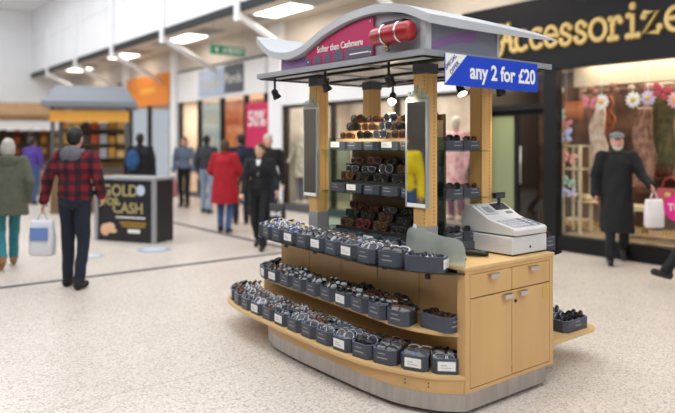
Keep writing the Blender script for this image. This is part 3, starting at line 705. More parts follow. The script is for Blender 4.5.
# shoppers further up the mall, seen in the kiosk mirrors
person('person in yellow jacket and blue jeans reflected in the kiosk mirror', (-2.9, 3.7, 0), (.7, -.7), 1.75, stepL, 'jacket', cloth('yellow', (236, 208, 30)), JEAN, None, HBRN, vox=.011)
# window mannequins
MANN = mat('mannequin_ivory', (226, 208, 190), .45)
def mannequin(px, x, lab, tm, lm, h=1.78):
    y = on_x(px, 143, x).y
    t_ = person(lab, (x, y, 0), (-1, -.15), h, {'el_r': (.30, .02, 1.2), 'wr_r': (.26, .18, 1.05)}, 'jumper', tm, lm, MANN, None, skin=MANN, vox=.011, name='mannequin', cat='mannequin', coat=(.62, 0, 0, .05, .05))[0]
    t_.location.z = .16
    o_ = MB().cyl((0, 0, -.0), (0, 0, .012), .22, .22, 24).build('stand_plate', STEEL, t_)
mannequin(456, 6.3, 'ivory mannequin in pink floral dress in the window behind the register', cloth('pink_floral', (214, 130, 140), rgb2=(240, 206, 200), scale=14), cloth('plum', (120, 70, 96)), 1.95)
mannequin(303, 6.0, 'ivory mannequin in pale dress in the far bronze-framed window', cloth('ivory_dress', (220, 206, 186), rgb2=(150, 140, 120), scale=14), GREYC)
mannequin(318, 6.5, 'ivory mannequin in grey outfit deeper in the far bronze-framed window', GREYC, GREYC)
mannequin(372, 6.9, 'ivory mannequin in violet dress glimpsed between the kiosk posts', cloth('violet_dress', (84, 70, 150)), GREYC, 1.85)
# ---------------------------------------------------------------- the kiosk (one thing with its parts), cash-desk corner at the origin
K = thing('sunglasses_kiosk', 'maple and grey metal sunglasses kiosk with curved shelves and wavy canopy', 'kiosk', (0, 0, 0))
def cr(pts, n=6): return [(x, y) for y, x in catmull(pts, n)]
BOT = [(0, 0), (.104, -.116), (.2245, -.1885), (.37, -.244), (.576, -.295), (.88, -.318), (1.15, -.317), (1.43, -.305), (1.76, -.287), (2.125, -.265), (2.409, -.215), (2.6, -.14), (2.74, -.01), (2.80, .15), (2.82, .44)]
BOTR = [(2.82, .44), (2.80, .73), (2.70, .93), (2.4, 1.12), (1.8, 1.22), (1.0, 1.36), (.5, 1.52), (.2, 1.60), (.11, 1.58), (.07, 1.50)]
MID = [(0, 0), (.067, -.074), (.2, -.155), (.413, -.205), (.638, -.195), (1.147, -.16), (1.55, -.14), (1.95, -.12), (2.11, -.10), (2.25, -.03), (2.33, .1), (2.35, .44)]
TOP = [(0, 0.0), (.099, -.095), (.311, -.195), (.49, -.24), (.63, -.25), (1.0, -.225), (1.42, -.20), (1.8, -.175), (2.08, -.13), (2.2, -.05), (2.27, .1), (2.28, .44)]
TOPR = [(2.28, .44), (2.27, .78), (2.2, .93), (2.08, 1.0), (1.4, 1.07), (.6, 1.16), (.3, 1.2), (.15, 1.2), (.09, 1.1), (.06, .9)]
BASE = [(0, 0.0), (.104, -.105), (.2245, -.172), (.37, -.225), (.6, -.247), (.83, -.25), (1.28, -.25), (1.6, -.232), (1.82, -.19), (2.0, -.09), (2.08, .05), (2.1, .44)]
BASER = [(2.1, .44), (2.08, .83), (2.0, .97), (1.82, 1.05), (1.6, 1.09), (1.28, 1.11), (.6, 1.1), (.3, 1.0), (.1, .88), (0, .80)]
bot_out = cr(BOT) + cr(BOTR)[1:] + [(0.88, .06), (0.88, 0.0)]
mid_out = cr(MID) + [(0.86, 2.33), (0.86, 0.01)]
top_out = cr(TOP) + cr(TOPR)[1:] + [(0.86, 0.03), (0.0, 0.03)]
base_out = cr(BASE) + cr(BASER)[1:]
MB().prism(base_out, 0.03, 0.130).build('kick_plate', STEEL, K)
MB().prism([(x, max(y, 0.006)) for x, y in base_out], 0.131, 0.211).build('base_fascia', WOOD, K)
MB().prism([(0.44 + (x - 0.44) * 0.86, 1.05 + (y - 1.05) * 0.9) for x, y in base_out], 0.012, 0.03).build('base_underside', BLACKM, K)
for x, y in ((0.1, 0.25), (0.8, 0.25), (0.1, 1.8), (0.8, 1.8)): MB().cyl((x, y, 0), (x, y, 0.012), 0.04).build('foot', BLACK, K)
sb = MB().prism(bot_out, 0.212, 0.236).build('bottom_shelf', WOODH, K, bevel=0.003)
MB().prism([(max(x, 0.06), max(y, 0.03)) for x, y in mid_out], 0.236, 0.455).build('lower_body', WOOD, K)
MB().prism([(x + 0.055 if x < 0.3 else x, max(y, 0.03)) for x, y in mid_out], 0.456, 0.48).build('middle_shelf', WOODH, K, bevel=0.003)
MB().box(0.10, 0.86, 0.03, 2.1, 0.48, 0.826).build('upper_body', WOOD, K)
MB().prism(top_out, 0.828, 0.838).build('glass_shelf', glass('smoked_shelf_glass', (120, 140, 142), 0.25, 0.03), K)
# brackets under the right-hand wing shelf
for y in (0.25, 1.1): MB().add([(0.88, y, 0.212), (1.40, y, 0.212), (1.38, y, 0.19), (0.92, y, 0.06), (0.88, y + .03, 0.212), (1.40, y + .03, 0.212), (1.38, y + .03, 0.19), (0.92, y + .03, 0.06)],
    [(0, 1, 2, 3), (7, 6, 5, 4), (0, 4, 5, 1), (1, 5, 6, 2), (2, 6, 7, 3), (3, 7, 4, 0)]).build('wing_bracket', STEEL, K)
# screws in the lower fascia
for y, x in ((0.155, -0.145), (0.29, -0.205)):
    for z in (0.165, 0.185): MB().ell((x, y, z), (0.005, 0.005, 0.005), 8, 5).build('screw', DGREY, K, True)
# cupboard doors under the glass shelf on the long side
for i in range(5):
    y0 = 0.06 + i * 0.405
    d = MB().box(0.086, 0.10, y0, y0 + 0.398, 0.49, 0.82).build('cupboard_door', WOOD, K, bevel=0.002)
    MB().box(0.072, 0.086, y0 + 0.30, y0 + 0.335, 0.735, 0.765).build('handle', BLACK, d)
# end cabinet facing -Y: carcass, two drawers, two doors
MB().box(0.0, 0.04, -0.002, 0.06, 0.237, 0.848).build('stile', WOOD, K)
MB().box(0.0, 0.04, -0.002, 0.005, 0.131, 0.237).build('stile_foot', WOOD, K)
MB().box(0.84, 0.88, -0.002, 0.06, 0.131, 0.848).build('stile', WOOD, K)
MB().box(0.04, 0.84, 0.010, 0.05, 0.16, 0.826).build('end_carcass', mat('inner_board', (120, 84, 48), 0.7), K)
MB().box(0.04, 0.84, -0.002, 0.008, 0.131, 0.153).build('bottom_rail', WOOD, K)
MB().box(0.04, 0.84, -0.002, 0.03, 0.827, 0.848).build('top_rail', WOOD, K)
def lip_handle(xc, z, par):
    h = MB().box(xc - 0.038, xc + 0.038, -0.036, -0.030, z - 0.03, z); h.box(xc - 0.038, xc + 0.038, -0.032, -0.003, z - 0.006, z)
    h.build('handle', CHROME, par, bevel=0.002)
for i, (x0, x1) in enumerate(((0.044, 0.434), (0.440, 0.836))):
    d = MB().box(x0, x1, -0.003, 0.010, 0.686, 0.823).build('drawer', WOOD, K, bevel=0.003)
    lip_handle((x0 + x1) / 2, 0.815, d)
    d = MB().box(x0, x1, -0.003, 0.010, 0.157, 0.679).build('door', WOOD, K, bevel=0.003)
    lip_handle(x1 - 0.06 if i == 0 else x0 + 0.09, 0.672, d)
    if i:
        MB().cyl((x0 + 0.032, -0.007, 0.61), (x0 + 0.032, -0.002, 0.61), 0.011).build('lock', BLACK, d, True)
        MB().box(x1 - 0.075, x1 - 0.02, -0.005, -0.003, 0.585, 0.66).build('sticker', mat('yellow_sticker', (206, 168, 82), 0.6), d)
MB().box(-0.006, 0.89, -0.008, 0.62, 0.849, 0.872).build('counter_top', WOODH, K, bevel=0.004)
MB().box(0.12, 0.80, 0.62, 2.05, 0.838, 0.868).build('display_plinth', DGREY, K)
# frosted wavy glass divider
prof = catmull([(0.0, 0.873), (0.0, 0.97), (0.03, 1.02), (0.09, 1.035), (0.18, 1.035), (0.27, 1.05), (0.37, 1.062), (0.47, 1.045), (0.48, 0.873)], 5)
mb = MB(); n = len(prof)
mb.add([(-0.006, y, z) for y, z in prof] + [(0.002, y, z) for y, z in prof], [tuple(range(n - 1, -1, -1)), tuple(range(n, 2 * n))] + [(i, (i + 1) % n, n + (i + 1) % n, n + i) for i in range(n)])
mb.build('glass_divider', FROST, K)
# four posts with slotted tracks, collars top and bottom
PX = [(0.15, 0.4655), (0.15, 1.635), (0.71, 0.4655), (0.71, 1.635)]
for px_, py_ in PX:
    p = MB().box(px_ - .055, px_ + .055, py_ - .055, py_ + .055, 1.06, 2.05).build('post', POSTW, K, bevel=0.004)
    MB().box(px_ - .058, px_ + .058, py_ - .058, py_ + .058, 0.868, 1.06).build('collar', GREYM, p, bevel=0.003)
    MB().box(px_ - .06, px_ + .06, py_ - .06, py_ + .06, 2.05, 2.115).build('cap', DGREY, p, bevel=0.003)
    tr = MB()
    for sgn, ax in ((-1, 'x'), (-1, 'y')):
        for k in range(40):
            z = 1.08 + k * 0.024
            if ax == 'x': tr.box(px_ - .0562, px_ - .055, py_ - 0.046, py_ - 0.041, z, z + 0.014)
            else: tr.box(px_ + 0.020, px_ + 0.025, py_ - .0562, py_ - .055, z, z + 0.014)
    so = tr.build('slot_track', mat('slot_dark', (128, 92, 50), 0.6), p); so['kind'] = 'stuff'
# display: back board, glass shelves, stepped stands
MB().box(0.43, 0.45, 0.56, 1.56, 0.868, 1.80).build('display_back', mat('display_back', (120, 92, 60), 0.5, var=0.08, stretch=(1, 1, .2)), K)
MB().box(0.235, 0.262, 0.505, 0.53, 0.868, 1.83).build('display_upright', POSTW, K)
SHZ = (1.23, 1.55)
for z in SHZ:
    MB().box(0.13, 0.42, 0.53, 1.575, z - 0.008, z).build('glass_shelf', GLASSG, K)
    MB().box(0.26, 0.66, 0.36, 0.50, z - 0.008, z).build('glass_shelf', GLASSG, K)
MB().box(0.26, 0.66, 0.36, 0.50, 0.872, 0.94).build('display_step', DGREY, K)
for y in (0.532, 1.572): MB().box(0.2, 0.42, y - .003, y + .003, 0.868, 1.64).build('side_glass', GLASSG, K)
STEPB = mat('beige_rack', (206, 176, 134), 0.5, var=0.05); STEPD = mat('smoke_rack', (46, 44, 42), 0.4)
STEPS = []
for lv, z0 in enumerate((0.868, 1.23, 1.55)):
    for r in range(3):
        zt = z0 + 0.082 + r * 0.062
        x0 = 0.265 + r * 0.05
        MB().box(x0, x0 + 0.048, 0.55, 1.56, z0 + 0.0, zt).build('display_step', STEPB if lv == 2 else STEPD, K)
        STEPS.append((lv, r, x0 + 0.024, zt))
# roof: frame, underside panel, rails
RX0, RX1, RY0, RY1 = -0.20, 1.08, 0.14, 2.0
rf = MB()
for a in ((RX0, RX0 + .05, RY0, RY1), (RX1 - .05, RX1, RY0, RY1), (RX0 + .05, RX1 - .05, RY0, RY0 + .05), (RX0 + .05, RX1 - .05, RY1 - .05, RY1)): rf.box(a[0], a[1], a[2], a[3], 2.115, 2.152)
rf.build('roof_frame', GREYM, K)
MB().box(RX0 + .05, RX1 - .05, RY0 + .05, RY1 - .05, 2.120, 2.14).build('roof_panel', mat('roof_panel_grey', (214, 216, 220), 0.35, 0.1), K)
for a in ((RX0 + .012, RX0 + .04, RY0 + .02, RY1 - .02), (RX1 - .04, RX1 - .012, RY0 + .02, RY1 - .02), (RX0 + .04, RX1 - .04, RY0 + .012, RY0 + .04), (RX0 + .04, RX1 - .04, RY1 - .04, RY1 - .012)):
    MB().box(a[0], a[1], a[2], a[3], 2.106, 2.115).build('black_trim', BLACKM, K)
for x in (0.02, 0.44, 0.86): MB().box(x - .018, x + .018, 0.2, 1.95, 2.102, 2.120).build('lamp_track', BLACKM, K)
for y in (0.75, 1.35): MB().box(-0.15, 1.03, y - .018, y + .018, 2.11, 2.12).build('roof_rail', GREYM, K)
# wavy canopy
WV = [(.09, 2.345), (.139, 2.367), (.2966, 2.431), (.45, 2.462), (.5965, 2.475), (.85, 2.458), (1.104, 2.40), (1.25, 2.345), (1.396, 2.297), (1.567, 2.282), (1.777, 2.318), (1.909, 2.392), (1.99, 2.455)]
wv = catmull(WV, 6)
def wz(y):
    for a, b_ in zip(wv[:-1], wv[1:]):
        if a[0] <= y <= b_[0]: return a[1] + (b_[1] - a[1]) * (y - a[0]) / (b_[0] - a[0])
    return wv[-1][1]
xs = [(-0.21, 0.052), (0.0, 0.056), (0.4, 0.05), (0.8, 0.034), (1.06, 0.016)]
rings = [[(x, y, z - 0.028 * ((x + .21) / 1.27) ** 2) for y, z in wv] + [(x, y, z - t - 0.02 * ((x + .21) / 1.27) ** 2) for y, z in reversed(wv)] for x, t in xs]
MB().loft(rings).build('wavy_canopy', LGREY, K)
# upright infill panels between roof and canopy
def wavepanel(x0, x1, ya, yb, zb, drop, n=24):
    ysn = [ya + (yb - ya) * k / n for k in range(n + 1)]
    pr = [(y, zb) for y in (ya, yb)] + [(y, wz(y) - drop) for y in reversed(ysn)]
    m_ = MB(); c = len(pr)
    return m_.add([(x0, y, z) for y, z in pr] + [(x1, y, z) for y, z in pr], [tuple(range(c)), tuple(range(2 * c - 1, c - 1, -1))] + [((i + 1) % c, i, c + i, c + (i + 1) % c) for i in range(c)])
GP = mat('infill_panel_grey', (172, 176, 184), 0.45, 0.1, var=0.03)
PURP = mat('purple_panel', (138, 104, 158), 0.5)
wavepanel(-0.15, -0.135, 0.20, 1.34, 2.152, 0.055).build('front_panel', GP, K)
wavepanel(-0.15, -0.135, 1.34, 1.72, 2.152, 0.055).build('front_panel', PURP, K)
MB().box(-0.165, -0.12, 0.155, 0.20, 2.152, wz(0.18) - 0.05).build('corner_post', LGREY, K)
MB().box(-0.12, 0.53, 0.175, 0.19, 2.152, wz(0.18) - 0.062).build('end_panel', mat('end_panel_grey', (128, 134, 146), 0.45, 0.1), K)
MB().box(0.505, 0.53, 0.165, 0.19, 2.152, wz(0.18) - 0.06).build('corner_post', LGREY, K)
ar = []
for k in range(17):
    t = k / 16; x = -0.10 + 0.40 * t
    ar.append((x, 2.20 + 0.10 * math.sin(t * math.pi / 2)))
m_ = MB(); lo = [(x, z - 0.05 - 0.02 * i / 16) for i, (x, z) in enumerate(ar)]
pr = lo + list(reversed(ar)); c = len(pr)
m_.add([(x, 0.172, z) for x, z in pr] + [(x, 0.175, z) for x, z in pr], [tuple(range(c)), tuple(range(2 * c - 1, c - 1, -1))] + [((i + 1) % c, i, c + i, c + (i + 1) % c) for i in range(c)])
m_.build('purple_arc', PURP, K)
for y in (0.6, 1.3):
    wavepanel(0.42, 0.44, y, y + 0.04, 2.152, 0.06, 3).build('canopy_support', DGREY, K)

# ---------------------------------------------------------------- signs on the kiosk
sg = thing('cashmere_sign', 'magenta curved sign reading Softer than Cashmere over the kiosk roof', 'sign', (-0.17, 0.98, 2.16))
ysn = [0.615 + (1.35 - 0.615) * k / 20 for k in range(21)]
def stop(y): return min(2.412, wz(y) - 0.065)
def flat_x(pr, x0, x1, name, m_, par):
    c = len(pr); b_ = MB().add([(x0, y, z) for y, z in pr] + [(x1, y, z) for y, z in pr], [tuple(range(c)), tuple(range(2 * c - 1, c - 1, -1))] + [((i + 1) % c, i, c + i, c + (i + 1) % c) for i in range(c)])
    return part(b_, name, m_, par)
flat_x([(0.615, 2.16), (1.35, 2.16)] + [(y, stop(y)) for y in reversed(ysn)], -0.172, -0.158, 'sign_face', mat('magenta_sign', (186, 28, 92), 0.3), sg)
SGD = mat('sign_slate', (88, 84, 104), 0.35)
for y0, y1, h in ((1.29, 1.345, 0.055), (1.17, 1.26, 0.062), (1.06, 1.14, 0.062), (0.92, 1.03, 0.075), (0.62, 0.90, 0.07)):
    pr = [(y0, 2.162), (y1, 2.162), (y1, 2.162 + h * 0.75), (y1 - .015, 2.162 + h), (y0 + .015, 2.162 + h), (y0, 2.162 + h * 0.75)]
    flat_x(pr, -0.1745, -0.172, 'skyline_block', SGD, sg)
for y, z in ((0.64, 2.385), (0.64, 2.185), (1.325, 2.285), (1.325, 2.185)):
    part(MB().cyl((-0.178, y, z), (-0.172, y, z), 0.007), 'screw_cap', CHROME, sg, True)
o = text('lettering', 'Softer than Cashmere', 0.066, CARD, sg, FACE_X, (-0.1755, 0.965, 2.262), sx=0.86, rot=0.0, bold=0.0006); o.location = (0.17, -0.98, -2.16)
part(MB().box(-0.1775, -0.1745, 0.655, 0.85, 2.188, 2.196), 'small_print', CARD, sg)
# fire cylinder
fc = thing('fire_cylinder', 'red fire suppression cylinder strapped to the grey canopy panel', 'cylinder', (-0.225, 0.37, 2.265))
MB().tube([(0, y, 0) for y in (-0.165, -0.16, -0.14, 0.15, 0.17, 0.185)], [0.02, 0.045, 0.06, 0.06, 0.05, 0.02], 20).build('tank', mat('fire_red', (158, 18, 28), 0.3, coat=0.3), fc, True)
for y in (-0.07, 0.06):
    MB().tube([(0.062 * math.cos(a), y, 0.062 * math.sin(a)) for a in [2 * math.pi * k / 24 for k in range(24)]], 0.007, 6, True, flat=(1, 1)).build('strap', CHROME, fc, True)
MB().box(-0.015, 0.05, -0.10, 0.09, 0.06, 0.075).build('bracket', BLACK, fc)
v = MB().cyl((0, 0.06, -0.058), (0, 0.06, -0.10), 0.015); v.cyl((-0.03, 0.06, -0.092), (0.02, 0.06, -0.092), 0.01)
v.build('valve', mat('brass_valve', (150, 140, 120), 0.3, 0.9), fc, True)
# blue offer board
ob = thing('offer_board', 'blue hanging board reading any 2 for 20 pounds with white corner', 'sign', (0.40, 0.105, 1.944))
bx0, bx1, bh = -0.458, 0.453, 0.189
BLUE = mat('offer_blue', (24, 68, 196), 0.4)
def flat_y(pr, y0, y1, name, m_, par):
    c = len(pr); return MB().add([(x, y0, z) for x, z in pr] + [(x, y1, z) for x, z in pr], [tuple(range(c)), tuple(range(2 * c - 1, c - 1, -1))] + [((i + 1) % c, i, c + i, c + (i + 1) % c) for i in range(c)]).build(name, m_, par)
flat_y([(bx0, 0), (bx1, 0), (bx1, bh), (bx0, bh)], -0.004, 0.004, 'board', BLUE, ob)
flat_y([(bx0, 0.01), (bx0 + 0.19, bh), (bx0, bh)], -0.0055, -0.004, 'white_corner', CARD, ob)
text('lettering', 'any 2 for £20', 0.132, CARD, ob, FACE_Y, (0.095, -0.0045, 0.092), bold=0.0035, sx=0.93, extrude=0.001)
NAVY = mat('navy_print', (22, 48, 130), 0.5)
text('small_lettering', 'SPECIAL', 0.036, NAVY, ob, FACE_Y, (bx0 + 0.046, -0.006, 0.138), rot=0.76, bold=0.0005, extrude=0.001)
text('small_lettering', 'OFFER', 0.036, NAVY, ob, FACE_Y, (bx0 + 0.078, -0.006, 0.106), rot=0.76, bold=0.0005, extrude=0.001)
for x in (-0.40, 0.40): MB().box(x - .01, x + .01, 0.004, 0.036, 0.165, bh).build('clip', STEEL, ob)

# ---------------------------------------------------------------- mirrors on the front posts
for i, (y0, y1, lab) in enumerate(((0.375, 0.575, 'tall narrow mirror with frosted skyline top on the post beside the cash desk'), (1.555, 1.745, 'tall narrow mirror with frosted skyline top on the farther front post'))):
    yc = (y0 + y1) / 2; w = (y1 - y0) / 2
    mr = thing('mirror', lab, 'mirror', (0.075, yc, 1.18), 0, 'skyline mirrors on the kiosk posts')
    MB().box(0.0, 0.02, -w, w, 0, 0.70).build('frame', mat('mirror_frame', (176, 180, 180), 0.35, 0.5), mr)
    MB().box(-0.002, 0.0, -w + 0.018, w - 0.018, 0.03, 0.685).build('mirror_glass', MIRROR, mr)
    sk = [(-w, 0.70)]
    hs = [0.02, 0.05, 0.03, 0.075, 0.045, 0.10, 0.06, 0.03, 0.055, 0.02]
    for k, h in enumerate(hs):
        a, b_ = -w + 2 * w * k / len(hs), -w + 2 * w * (k + 1) / len(hs); sk += [(a, 0.70 + h), (b_, 0.70 + h)]
    sk += [(w, 0.70)]; c = len(sk)
    MB().add([(0.004, y, z) for y, z in sk] + [(0.016, y, z) for y, z in sk], [tuple(range(c)), tuple(range(2 * c - 1, c - 1, -1))] + [((k + 1) % c, k, c + k, c + (k + 1) % c) for k in range(c)]).build('skyline_crest', FROST, mr)
    MB().box(-0.003, 0.0, -w + 0.018, w - 0.018, 0.004, 0.028).build('name_strip', CARD, mr)

# ---------------------------------------------------------------- spot lamps under the kiosk roof
spots = [(-0.10, 1.89, 2.0, 'at the far front corner of the kiosk roof'), (-0.10, 1.22, 2.02, 'midway along the front of the kiosk roof'), (-0.10, 0.546, 2.01, 'above the mirror beside the magenta sign'),
         (0.30, 0.30, 1.955, 'behind the white corner of the offer board'), (0.70, 0.30, 1.975, 'behind the pound price of the offer board'), (0.5, 1.15, 1.96, 'glowing brightly inside the kiosk above the racks')]
LENS = emit('spot_lens', (255, 238, 205), 6.0); LENSB = emit('spot_lens_bright', (255, 226, 170), 30.0)
for i, (x, y, z, w_) in enumerate(spots):
    s_ = thing('spot_lamp', 'small black spot lamp ' + w_, 'lamp', (x, y, z), 0, 'spot lamps under the kiosk roof')
    h = 2.128 - z - (0.03 if abs(x - 0.44) < 0.03 else 0)
    MB().cyl((0, 0, 0.0), (0, 0, h), 0.009, seg=8).build('stem', BLACK, s_)
    ax = Vector((0.55, 0.05, -0.8)).normalized() if i != 3 else Vector((-0.1, -0.5, -0.8)).normalized()
    if i == 5: ax = Vector((-0.45, -0.3, -0.8)).normalized()
    p0, p1 = -ax * 0.03, ax * 0.045
    MB().tube([p0, p0 + ax * 0.012, p0 + ax * 0.05, p1], [0.014, 0.024, 0.027, 0.036], 16).build('head', BLACK, s_, True)
    MB().tube([p1, p1 + ax * 0.002], [0.031, 0.031], 16).build('bulb', LENSB if i == 5 else LENS, s_)
    if i == 5: MB().ell(p1 + ax * 0.012, (0.024, 0.024, 0.024)).build('globe', LENSB, s_, True)
    MB().tube([(0.03 * math.cos(a), 0, 0.03 * math.sin(a)) for a in [math.pi * k / 8 for k in range(9)]], 0.004, 6).build('yoke', BLACK, s_)
    l = bpy.data.lights.new('spot_lamp_light', 'SPOT'); l.energy = 22 if i != 5 else 26; l.color = (1.0, 0.86, 0.66); l.spot_size = 1.5; l.spot_blend = 0.8; l.shadow_soft_size = 0.03
    lo = bpy.data.objects.new('lamp_light', l); COL.objects.link(lo); lo.parent = s_; lo.location = p1 + ax * (0.04 if i == 5 else 0.01)
    lo.rotation_euler = ax.to_track_quat('-Z', 'Y').to_euler()

# ---------------------------------------------------------------- cash register
rg = thing('cash_register', 'light grey cash register with closed drawer on the kiosk counter', 'cash register', (0.70, 0.275, 0.872))
MB().box(-0.185, 0.185, -0.225, 0.215, 0.01, 0.122).build('cash_drawer', REGW, rg, bevel=0.006)
MB().box(-0.175, 0.175, -0.215, 0.205, 0.0, 0.01).build('base_pad', BLACK, rg)
MB().cyl((0, -0.228, 0.05), (0, -0.224, 0.05), 0.008).build('lock', DGREY, rg, True)
prf = [(-0.235, 0.13), (-0.24, 0.165), (-0.225, 0.178), (-0.06, 0.213), (-0.02, 0.225), (0.12, 0.305), (0.165, 0.308), (0.215, 0.25), (0.22, 0.175), (0.16, 0.13)]
c = len(prf); hw = 0.175
mb = MB(); rr = []
for x, k in ((-hw, 0.97), (-hw + 0.012, 1.0), (hw - 0.012, 1.0), (hw, 0.97)):
    rr.append([(x, y * k, 0.21 + (z - 0.21) * k) for y, z in prf])
mb.loft(rr).build('body', REGW, rg, bevel=0.005)
MB().box(-0.16, 0.16, -0.20, 0.14, 0.12, 0.132).build('body_foot', mat('register_foot_grey', (120, 120, 122), 0.5), rg)  # mid-grey foot between drawer and register body
def on_slope(y0, z0, y1, z1, x0, x1, a, b_, t):   # thin slab lying on a slope of the register
    def P(x, f, h):
        d = Vector((0, y1 - y0, z1 - z0)); nrm = Vector((0, -(z1 - z0), (y1 - y0))).normalized()
        return Vector((x, y0, z0)) + d * f + nrm * h
    return [P(x0, a, 0), P(x1, a, 0), P(x1, b_, 0), P(x0, b_, 0), P(x0, a, t), P(x1, a, t), P(x1, b_, t), P(x0, b_, t)], [(0, 3, 2, 1), (4, 5, 6, 7), (0, 1, 5, 4), (1, 2, 6, 5), (2, 3, 7, 6), (3, 0, 4, 7)]
S1 = (-0.225, 0.178, -0.06, 0.213); S2 = (-0.02, 0.225, 0.12, 0.305)
kp = MB().add(*on_slope(*S1, -0.15, 0.155, 0.08, 0.98, 0.003)).build('keypad', mat('keypad_grey', (176, 180, 188), 0.5), rg)
KEY = mat('key_light', (196, 200, 206), 0.5); KEY2 = mat('key_dark', (130, 136, 150), 0.5)
for r in range(4):
    for q in range(8):
        x = -0.14 + q * 0.036
        MB().add(*on_slope(*S1, x, x + 0.028, 0.13 + r * 0.21, 0.29 + r * 0.21, 0.008)).build('key', KEY2 if q in (5, 7) else KEY, kp)
MB().add(*on_slope(*S2, 0.0, 0.15, 0.50, 0.95, 0.004)).build('screen', mat('register_screen', (48, 52, 58), 0.2), rg)
MB().add(*on_slope(*S2, 0.07, 0.13, 0.2, 0.35, 0.004)).build('key_lock_plate', mat('key_lock_grey', (110, 120, 124), 0.4), rg)
MB().add(*on_slope(*S2, -0.15, -0.02, 0.25, 0.95, 0.006)).build('receipt_cover', mat('receipt_cover_grey', (190, 192, 194), 0.35), rg)
MB().add(*on_slope(*S2, -0.12, -0.05, 0.35, 0.75, 0.009)).build('receipt_slot', mat('receipt_window', (150, 156, 160), 0.2), rg)
MB().cyl((0.10, 0.105, 0.28), (0.10, 0.105, 0.345), 0.012).build('display_pole', BLACK, rg, True)
dp = MB().box(0.045, 0.155, 0.09, 0.122, 0.34, 0.38).build('customer_display', BLACK, rg, bevel=0.004)
MB().box(0.053, 0.147, 0.088, 0.09, 0.347, 0.373).build('display_glass', mat('display_glass_grey', (70, 76, 80), 0.15), dp)
# card terminal in its cradle and a handset
ct = thing('card_terminal', 'black card terminal standing in a flat cradle behind the glass divider', 'card terminal', (0.12, 0.22, 0.872))
MB().box(-0.06, 0.07, -0.07, 0.09, 0, 0.014).build('cradle', mat('cradle_slate', (44, 50, 58), 0.45), ct, bevel=0.004)
MB().add([(-.045, 0.03, .014), (.05, 0.03, .014), (.05, 0.08, .014), (-.045, .08, .014), (-.045, 0.055, .125), (.05, 0.055, .125), (.05, 0.085, .12), (-.045, .085, .12)], [(0, 3, 2, 1), (4, 5, 6, 7), (0, 1, 5, 4), (1, 2, 6, 5), (2, 3, 7, 6), (3, 0, 4, 7)]).build('terminal', BLACK, ct, bevel=0.004)
MB().box(-0.02, 0.025, 0.045, 0.052, 0.085, 0.11).build('screen', mat('terminal_screen', (150, 160, 168), 0.2), ct)
hs_ = thing('telephone_handset', 'black handset lying on the counter beside the cash register', 'phone', (0.335, 0.25, 0.872), 0.5)
MB().tube([(0, -0.12, 0.018), (0, -0.10, 0.02), (0, -0.03, 0.026), (0, 0.05, 0.028), (0, 0.10, 0.022), (0, 0.12, 0.018)], [0.012, 0.018, 0.022, 0.022, 0.018, 0.01], 12, flat=(1.5, 0.95)).build('body', BLACK, hs_, True)
MB().ell((0, -0.085, 0.036), (0.018, 0.02, 0.008)).build('earpiece', mat('earpiece_grey', (96, 98, 104), 0.4), hs_, True)
# ---------------------------------------------------------------- trays of sunglasses
def tray_outline(w, wr, d, ch):       # front at y=0 facing -Y, back at y=d
    return [(-w / 2 + ch, 0), (w / 2 - ch, 0), (w / 2, ch), (wr / 2, d - ch), (wr / 2 - ch, d), (-wr / 2 + ch, d), (-wr / 2, d - ch), (-w / 2, ch)]
DEEP = 0.024
TRW, TRB, TRD, TRH = 0.176, 0.146, 0.235, 0.092
def tray_meshes(w, wr, d, h):
    o = tray_outline(w, wr, d, 0.030)
    cx, cy = 0, d / 2
    inn = [(x * 0.90, cy + (y - cy) * 0.92) for x, y in o]
    n = len(o)
    vs = [(x, y, 0) for x, y in o] + [(x, y, h) for x, y in o] + [(x, y, h) for x, y in inn] + [(x, y, h - DEEP) for x, y in inn]
    fs = [tuple(range(n - 1, -1, -1))]
    for i in range(n):
        j = (i + 1) % n
        fs += [(i, j, n + j, n + i), (n + i, n + j, 2 * n + j, 2 * n + i), (2 * n + i, 2 * n + j, 3 * n + j, 3 * n + i)]
    body = MB().add(vs, fs).mesh('tray_body'); body.materials.append(TRAYM); body.materials.append(TRAYT)
    for p in body.polygons:
        if p.center.z > h - 0.03 and abs(p.normal.z) > 0.5: p.material_index = 1
    ins = MB().prism(inn, h - DEEP - 0.003, h - DEEP).mesh('tray_insert'); ins.materials.append(TRAYT)
    return body, ins
TB = tray_meshes(TRW, TRB, TRD, TRH)
TBS = tray_meshes(TRW, 0.12, 0.175, TRH)
TE = tray_meshes(0.118, 0.118, 0.25, TRH)
card_me = MB().box(-0.052, 0.052, -0.003, 0.0, 0.022, 0.076).mesh('price_card'); card_me.materials.append(CARD)
cpr = MB().box(-0.035, 0.0, -0.0036, -0.003, 0.052, 0.056); cpr.box(-0.035, 0.03, -0.0036, -0.003, 0.038, 0.041)
cardp_me = cpr.mesh('card_print'); cardp_me.materials.append(PRINT)
pr_ = MB().box(-0.038, 0.038, -0.0012, 0.0, 0.036, 0.043); pr_.box(-0.030, 0.022, -0.0012, 0.0, 0.064, 0.070)
print_me = pr_.mesh('printed_name'); print_me.materials.append(PRINT)

def tray(loc, rz, label, card, group, meshes=TB, zs=1.0):
    t = thing('sunglasses_tray', label, 'tray', loc, rz, group)
    b_ = link('tray_body', meshes[0], None, t); i_ = link('tray_insert', meshes[1], None, t)
    b_.scale.z = i_.scale.z = zs
    if card:
        c_ = link('price_card', card_me, None, t); link('card_print', cardp_me, None, c_); c_.scale.z = zs
    else:
        c_ = link('printed_name', print_me, None, t); c_.scale.z = zs
    return t

